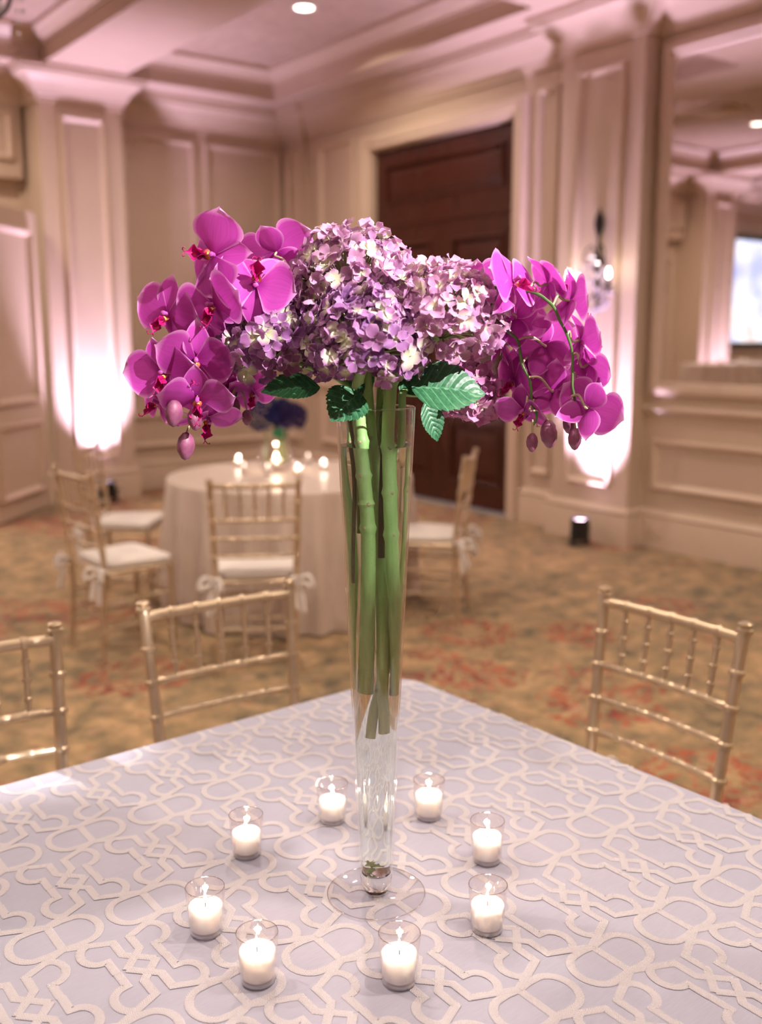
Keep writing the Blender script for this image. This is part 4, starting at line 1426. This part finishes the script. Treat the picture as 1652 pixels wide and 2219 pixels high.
def leaf(parent, base, tip, nrm, W, mat, bend=.15, fold=.12, nt=44, nu=8, teeth=13):
    base, tip = Vector(base), Vector(tip)
    L = (tip - base).length
    y = (tip - base).normalized()
    z = (nrm - y * nrm.dot(y)).normalized()
    x = y.cross(z)
    rows = []
    for i in range(nt + 1):
        t = i / nt
        w = W * .5 * (math.sin(pi * t ** .78) ** .85 if 0 < t < 1 else .02) * (1.0 if t < .85 else 1 - (t - .85) * 1.6)
        w = max(w, .0008)
        saw = (t * teeth) % 1.0
        row = []
        for j in range(nu + 1):
            u = -1 + 2 * j / nu
            ww = w * (1 + .10 * (saw - .4)) if abs(u) > .99 else w
            p = base + y * (L * t + (saw * .002 if abs(u) > .99 else 0)) + x * (u * ww)
            p += z * (fold * abs(u) * w * 1.6 - bend * L * (t - .35) ** 2 + .0016 * math.sin((t - abs(u) * .22) * 8 * 2 * pi) * (1 - abs(u)) * min(1, 4 * t))
            row.append((p - parent.location, (u * .5 + .5, t)))
        rows.append(row)
    v, u, f = uvmesh('leaf', rows, None)
    return link('leaf', finish('leaf', v, u, f, mat), parent)

def hydrangea(label, hx, hy, dd, rpx, flor, nfl, stem_px, stem_r, squash=.9, down=-.55, seed=1, mat_stem='hstem', nodes=()):
    rnd = random.Random(seed)
    c = at(hx, hy, dd)
    Rr = rpx * c.copy().__sub__(CAM).dot(FW) / FPX
    base = in_vase(*stem_px[-1])
    o = tag(empty('hydrangea', base), label, 'hydrangea', 'hydrangeas in the tall vase')
    neck = in_vase(*stem_px[0])
    pts = smoothpath([c + Vector((0, 0, -.25 * Rr)), Vector((neck.x * .8 + c.x * .2, neck.y * .8 + c.y * .2, neck.z * .62 + c.z * .38))] + [in_vase(*p) for p in stem_px], 12)
    rad = [stem_r * (.62 + .38 * min(1, i / 20)) for i in range(len(pts))]
    scars = []
    for i in nodes:
        k_ = min(len(rad) - 2, i * 2)
        rad[k_] *= 1.22
        rad[max(0, k_ - 1)] *= 1.10; rad[k_ + 1] *= 1.10
        scars.append((k_, (-HEAD + RT * rnd.uniform(-.8, .8)).normalized()))
    stem_later(pts, rad, M[mat_stem], 'stem', o, base, 14, scars)
    # florets over a domed head
    hub = c + Vector((0, 0, -.35 * Rr))
    br = MB(base)
    ga = pi * (3 - 5 ** .5)
    cnt = 0
    i = 0
    while cnt < nfl:
        zc = 1 - (1 - down) * (i + .5) / nfl
        i += 1
        if i > nfl: break
        a = ga * i
        rr = math.sqrt(max(0, 1 - zc * zc))
        d = Vector((rr * math.cos(a), rr * math.sin(a), zc))
        d = (d + Vector((rnd.gauss(0, .09), rnd.gauss(0, .09), rnd.gauss(0, .09)))).normalized()
        lay = rnd.uniform(.80, 1.08)
        p = c + Vector((d.x * Rr, d.y * Rr, d.z * Rr * squash)) * lay
        while lay > .45 and ORCHIDS.find_nearest(p, .014)[0] is not None:      # tuck in behind the orchid petals
            lay -= .05
            p = c + Vector((d.x * Rr, d.y * Rr, d.z * Rr * squash)) * lay
        nrm = (d + Vector((rnd.gauss(0, .42), rnd.gauss(0, .42), rnd.gauss(0, .42)))).normalized()
        q = Vector((0, 0, 1)).rotation_difference(nrm) @ Quaternion((0, 0, 1), rnd.uniform(0, 6.28))
        link('floret', rnd.choice(flor), o, p - base, q, rnd.uniform(.82, 1.2))
        if cnt % 2 == 0:
            mid = hub.lerp(p, .45) + Vector((0, 0, .1 * Rr))
            br.tube([hub, mid, p - nrm * .001], [.0022, .0014, .0008], 5, cap=False)
        cnt += 1
    br.build('flower_stalks', M['branch'], o)
    return o

F_PINK = floret_meshes('pink', (.50, .23, .44), (.66, .36, .55), (.74, .73, .52))
F_LILAC = floret_meshes('lilac', (.42, .19, .39), (.62, .33, .53), (.72, .74, .52))
F_PURP = floret_meshes('purple', (.26, .095, .28), (.42, .17, .39), (.60, .62, .40))
F_VIO = floret_meshes('violet', (.25, .105, .30), (.47, .21, .43), (.70, .73, .50))
F_ROSE = floret_meshes('rose', (.55, .20, .42), (.66, .30, .52), (.74, .66, .55))

h1 = hydrangea('pale pink and cream hydrangea head crowning the bouquet', 765, 618, .01, 126, F_LILAC, 225, [(800, 880, .0), (812, 980, .02), (818, 1085, .022), (822, 1230, .01), (831, 1400, .0), (832, 1583, .0)], .0062, seed=3, nodes=(16, 24))
h2 = hydrangea('large lit pink hydrangea head beside the orchids over the sconce', 955, 690, -.025, 127, F_PINK, 230, [(838, 885, -.012), (843, 971, -.016), (848, 1066, -.018), (851, 1142, -.018), (856, 1236, -.014), (862, 1340, -.006), (864, 1500, .005)], .0084, seed=5, nodes=(18, 24, 31))
h3 = hydrangea('violet and white hydrangea head hanging low over the vase mouth', 795, 742, -.055, 122, F_VIO, 230, [(771, 885, -.016), (778, 971, -.02), (787, 1040, -.022), (793, 1090, -.02), (799, 1142, -.018), (797, 1236, -.014), (795, 1380, -.004), (793, 1495, .004)], .0084, seed=7, nodes=(17, 23, 30, 36))
h4 = hydrangea('deep purple hydrangea head under the orchids toward the round table', 592, 742, .0, 116, F_PURP, 200, [(764, 866, .006), (758, 935, .010), (746, 1010, .012), (772, 1140, .014), (773, 1262, .008), (763, 1386, .004), (760, 1490, .002)], .0046, seed=9, nodes=(20,))
h5 = hydrangea('rose hydrangea head peeking out under the green leaf', 1012, 845, .06, 64, F_ROSE, 85, [(868, 858, .012), (878, 925, .012), (882, 985, .012), (879, 1060, .012), (872, 1236, .010), (845, 1380, .012), (808, 1540, .0), (798, 1597, -.004)], .0052, seed=13, down=-.95, nodes=(20, 30))
h6 = hydrangea('pink hydrangea head filling the back of the bouquet', 870, 690, .085, 100, F_PINK, 110, [(820, 890, .02), (822, 990, .025), (814, 1085, .026), (808, 1220, .02)], .0052, seed=17, nodes=(16,))
h7 = hydrangea('lilac hydrangea head filling the shaded back beside the orchids', 668, 690, .06, 88, F_LILAC, 95, [(795, 890, .024), (800, 990, .028), (812, 1150, .024), (820, 1300, .016)], .0046, seed=19, nodes=(16,))

leaf(h2, at(892, 838, -.055), at(1054, 846, -.05), cam_dir(-.10, .62, .78), .075, M['leaf'], .22, .10)
leaf(h4, at(694, 838, -.03), at(566, 846, -.05), cam_dir(.0, .85, .5), .062, M['leaf'], .1, .10)
leaf(h3, at(780, 848, -.045), at(718, 908, -.075), cam_dir(-.2, .25, .95), .058, M['leaf'], .2, .10)
leaf(h5, at(922, 870, .03), at(950, 956, .03), cam_dir(.4, .2, .9), .034, M['leaf'], .12, .2)
leaf(h1, at(790, 830, -.05), at(778, 868, -.06), cam_dir(-.7, .0, .7), .014, M['leaf'], .1, .2, teeth=5)
leaf(h2, at(866, 846, .015), at(932, 812, .035), cam_dir(.0, .6, .7), .05, M['leaf'], .1, .1)
leaf(h1, at(806, 846, .06), at(752, 815, .075), cam_dir(.0, .5, .8), .05, M['leaf'], .1, .1)

# lower ends of two orchid canes standing in the water
def cane(label, pts, r_):
    P = smoothpath([in_vase(*p) for p in pts], 12)
    stem_later(P, [r_] * len(P), M['darkstem'], 'orchid_cane', single=(label, 'cane', 'dark orchid canes in the vase'))
cane('dark orchid cane slanting down one side of the vase', [(745, 905, -.012), (771, 1009, -.012), (763, 1123, -.012), (756, 1200, -.012), (757, 1262, -.012)], .0026)
cane('short dark orchid cane between the thick green stems', [(826, 900, -.004), (828, 1010, -.004), (826, 1100, -.004), (825, 1205, -.004)], .0036)
build_stems()

# scraps of leaf at the bottom of the vase
rnd = random.Random(4)
for i in range(12):
    a = rnd.uniform(0, 6.28); rr = rnd.uniform(0, .010)
    me = finish('leaf_scrap', *uvmesh('l', petal_rows(.010, .008, fw_sepal, .2, .4, .1, 300 + i, 5, 4), None), plain('leaf scrap %d' % i, (.42, .40, .10) if i % 2 else (.30, .34, .12), .6))
    o = link('leaf_scrap', me, None, VB + Vector((rr * math.cos(a), rr * math.sin(a), .0385 + .0011 * i)), Euler((rnd.uniform(-.8, .8), rnd.uniform(-.8, .8), rnd.uniform(0, 6))))
    tag(o, 'yellowed leaf scrap lying at the bottom of the tall vase', 'leaf scrap', 'leaf scraps in the vase')

# ------------------------------------------------------------------ round table beyond
RC, RR = Vector((3.02, 4.88)), .705
rt = tag(empty('round_table', (RC.x, RC.y, 0)), 'round banquet table hidden under the taupe satin cloth', 'table')
MB().lathe([(0, .715), (RR - .02, .715), (RR - .015, .735), (RR - .02, .752), (0, .752)], 48).build('tabletop', plain('plywood round', (.4, .28, .16), .6), rt)
for k in range(4):
    a = k * pi / 2 + .4
    MB().tube([(.5 * math.cos(a), .5 * math.sin(a), 0), (.5 * math.cos(a), .5 * math.sin(a), .72)], .018, 8).build('leg', M['black'], rt)
def skirt(name, rx, ry, z, n=216, folds=22, amp=.050, loc=(0, 0, 0), seed=2, label='', drop=.012):
    rnd = random.Random(seed)
    ph = [rnd.uniform(0, 6.28) for _ in range(4)]
    v, f = [], []
    lev = [('t', .3), ('t', .7), ('t', .93)] + [('e', a) for a in (0, 30, 60, 90)] + [('s', q) for q in (.03, .08, .13, .18, .23, .28, .34, .42, .56, .68, z - drop)]
    lev = [l_ for l_ in lev if not (l_[0] == 's' and l_[1] > z - drop)]
    for kd, q in lev:
        for j in range(n):
            a = 2 * pi * j / n
            c_, s_ = math.cos(a), math.sin(a)
            if kd == 't': v.append((rx * q * c_, ry * q * s_, z)); continue
            e = .008
            if kd == 'e':
                w = R(q); r0 = -e + e * math.sin(w)
                v.append(((rx + r0) * c_, (ry + r0) * s_, z - e + e * math.cos(w))); continue
            w = math.sin(folds * a + ph[0] + 1.2 * math.sin(3 * a + ph[1]))
            w = w * .75 + .35 * math.sin(folds * .5 * a + ph[2]) if folds % 2 == 0 else w
            g = min(1, (q + .02) / .38)
            r0 = .012 * g + amp * g * (w * .9 + .2)
            wx, wy = press(loc[0] + (rx + r0) * c_, loc[1] + (ry + r0) * s_, z - q)
            v.append((wx - loc[0], wy - loc[1], z - q))
    for i in range(len(lev) - 1):
        for j in range(n): f.append((i * n + j, (i + 1) * n + j, (i + 1) * n + (j + 1) % n, i * n + (j + 1) % n))
    f.append(tuple(range(n)))
    o = MB().add(v, f).build(name, M['skirt'], None, ang=None)
    o.location = loc
    return tag(o, label, 'tablecloth')
skirt('tablecloth', RR, RR, .762, loc=(RC.x, RC.y, 0), label='taupe satin cloth falling in folds over the round table')

# glass bowl with blue hydrangeas and candles on it
GB = on_z(597, 1024, .763) + Vector((HEAD.x, HEAD.y, 0)) * .06
GB.z = .7635
gv = tag(empty('glass_bowl', GB), 'clear glass bubble bowl with a floating candle on the round table', 'bowl')
MB().lathe([(0, .001), (.07, .001), (.092, .02), (.102, .06), (.098, .11), (.080, .155), (.075, .185), (.078, .20), (.076, .20), (.073, .185), (.078, .155), (.095, .11), (.099, .06), (.089, .022), (.066, .005), (0, .005)], 40).build('bowl_glass', M['votive'], gv, ang=50)
MB().lathe([(0, .006), (.064, .006), (.086, .022), (.094, .05), (0, .05)], 32).build('bowl_water', thin_glass('bowl water', base=.12, gain=.8), gv, ang=50)
fc = tag(empty('floating_candle', GB + Vector((0, 0, .052))), 'lit floating candle inside the glass bowl', 'candle')
MB().lathe([(0, 0), (.022, .002), (.03, .016), (.028, .02), (0, .018)], 20).build('wax', M['wax'], fc)
MB().lathe([(0, .022), (.004, .026), (.007, .034), (.005, .046), (0, .060)], 12).build('flame', emit('floating flame', (1, .72, .45), 60), fc)
l = bpy.data.lights.new('candle_lamp', 'POINT'); l.energy = 3; l.color = (1, .74, .5); l.shadow_soft_size = .01
link('candle_lamp', l, fc, (0, 0, .05))
F_BLUE = floret_meshes('blue', (.010, .012, .085), (.018, .018, .13), (.02, .02, .09), 3, .02, .02)
F_INK = floret_meshes('ink purple', (.022, .010, .075), (.035, .016, .10), (.04, .03, .09), 3, .02, .02)
for k, (dx, dz, dy, rr, fl_, lab) in enumerate(((-.055, .32, 0, .098, F_BLUE, 'dark blue hydrangea head above the glass bowl on the round table'), (.098, .31, .01, .075, F_INK, 'dark purple hydrangea head above the glass bowl on the round table'), (.03, .33, .07, .075, F_BLUE, 'small dark blue hydrangea head tucked between the two larger ones'))):
    o = tag(empty('hydrangea', GB + Vector((0, 0, .01))), lab, 'hydrangea')
    c = RT * dx + HEAD * dy + Vector((0, 0, dz))
    u_ = Vector((c.x, c.y, 0)).normalized()
    MB().tube(smoothpath([c, u_ * .058 + Vector((0, 0, .185)), u_ * .066 + Vector((0, 0, .10)), u_ * .058 + Vector((0, 0, .022))], 5), .004, 8).build('stem', M['stem'], o)
    rnd = random.Random(40 + k)
    for i in range(70):
        zc = 1 - 1.75 * (i + .5) / 70
        a = 2.39996 * i
        q_ = math.sqrt(max(0, 1 - zc * zc))
        d = Vector((q_ * math.cos(a), q_ * math.sin(a), zc))
        q = Vector((0, 0, 1)).rotation_difference((d + Vector((rnd.gauss(0, .25), rnd.gauss(0, .25), rnd.gauss(0, .25)))).normalized()) @ Quaternion((0, 0, 1), rnd.uniform(0, 6))
        link('floret', rnd.choice(fl_), o, c + d * rr, q, rnd.uniform(1.0, 1.4))
    if k == 0:
        o2 = o
        b0 = o.location
        leaf(o, b0 + Vector((0, 0, .245)) - HEAD * .02, b0 + RT * .05 + Vector((0, 0, .195)) - HEAD * .13, cam_dir(.1, .3, .9), .07, M['leaf'])
for i, (px, py) in enumerate([(516, 1012), (528, 1028), (645, 1032), (667, 1006), (701, 1020), (579, 1030)]):
    p = on_z(px, py, .763)
    p += Vector((HEAD.x, HEAD.y, 0)) * .03
    votive(p.x, p.y, .7635, 'small lit votive candle on the taupe cloth of the round table', 'votive candles on the round table', wax_h=.045, power=1.0, lamp=i in (0, 2, 4))

# ------------------------------------------------------------------ draped high table by the screen, seen in the mirror
HT = Vector((.15, 8.0))
ht = tag(empty('buffet_table', (HT.x, HT.y, 0)), 'high buffet table hidden under a taupe cloth', 'table')
MB().add([(-.15 + .955 * math.cos(a_ * pi / 24), .375 * math.sin(a_ * pi / 24), z_) for z_ in (1.155, 1.182) for a_ in range(48)], [tuple(range(47, -1, -1)), tuple(range(48, 96))] + [(i_, (i_ + 1) % 48, 48 + (i_ + 1) % 48, 48 + i_) for i_ in range(48)]).build('tabletop', TOPMAT, ht, smooth=False)
for sx in (-.75, .45):
    for sy in (-.22, .22):
        MB().tube([(sx, sy, 0), (sx, sy, 1.158)], .02, 8).build('leg', M['black'], ht)
o = skirt('tablecloth', .98, .40, 1.195, folds=22, amp=.02, loc=(HT.x - .15, HT.y, 0), seed=5, label='taupe cloth over the high buffet table seen in the mirror')
for (dx, dy) in ((-.14, -.12), (-.30, -.10), (.05, .05)):
    votive(HT.x + dx, HT.y + dy, 1.1965, 'lit votive candle on the high buffet table', 'candles on the buffet table', wax_h=.045, lamp=False)
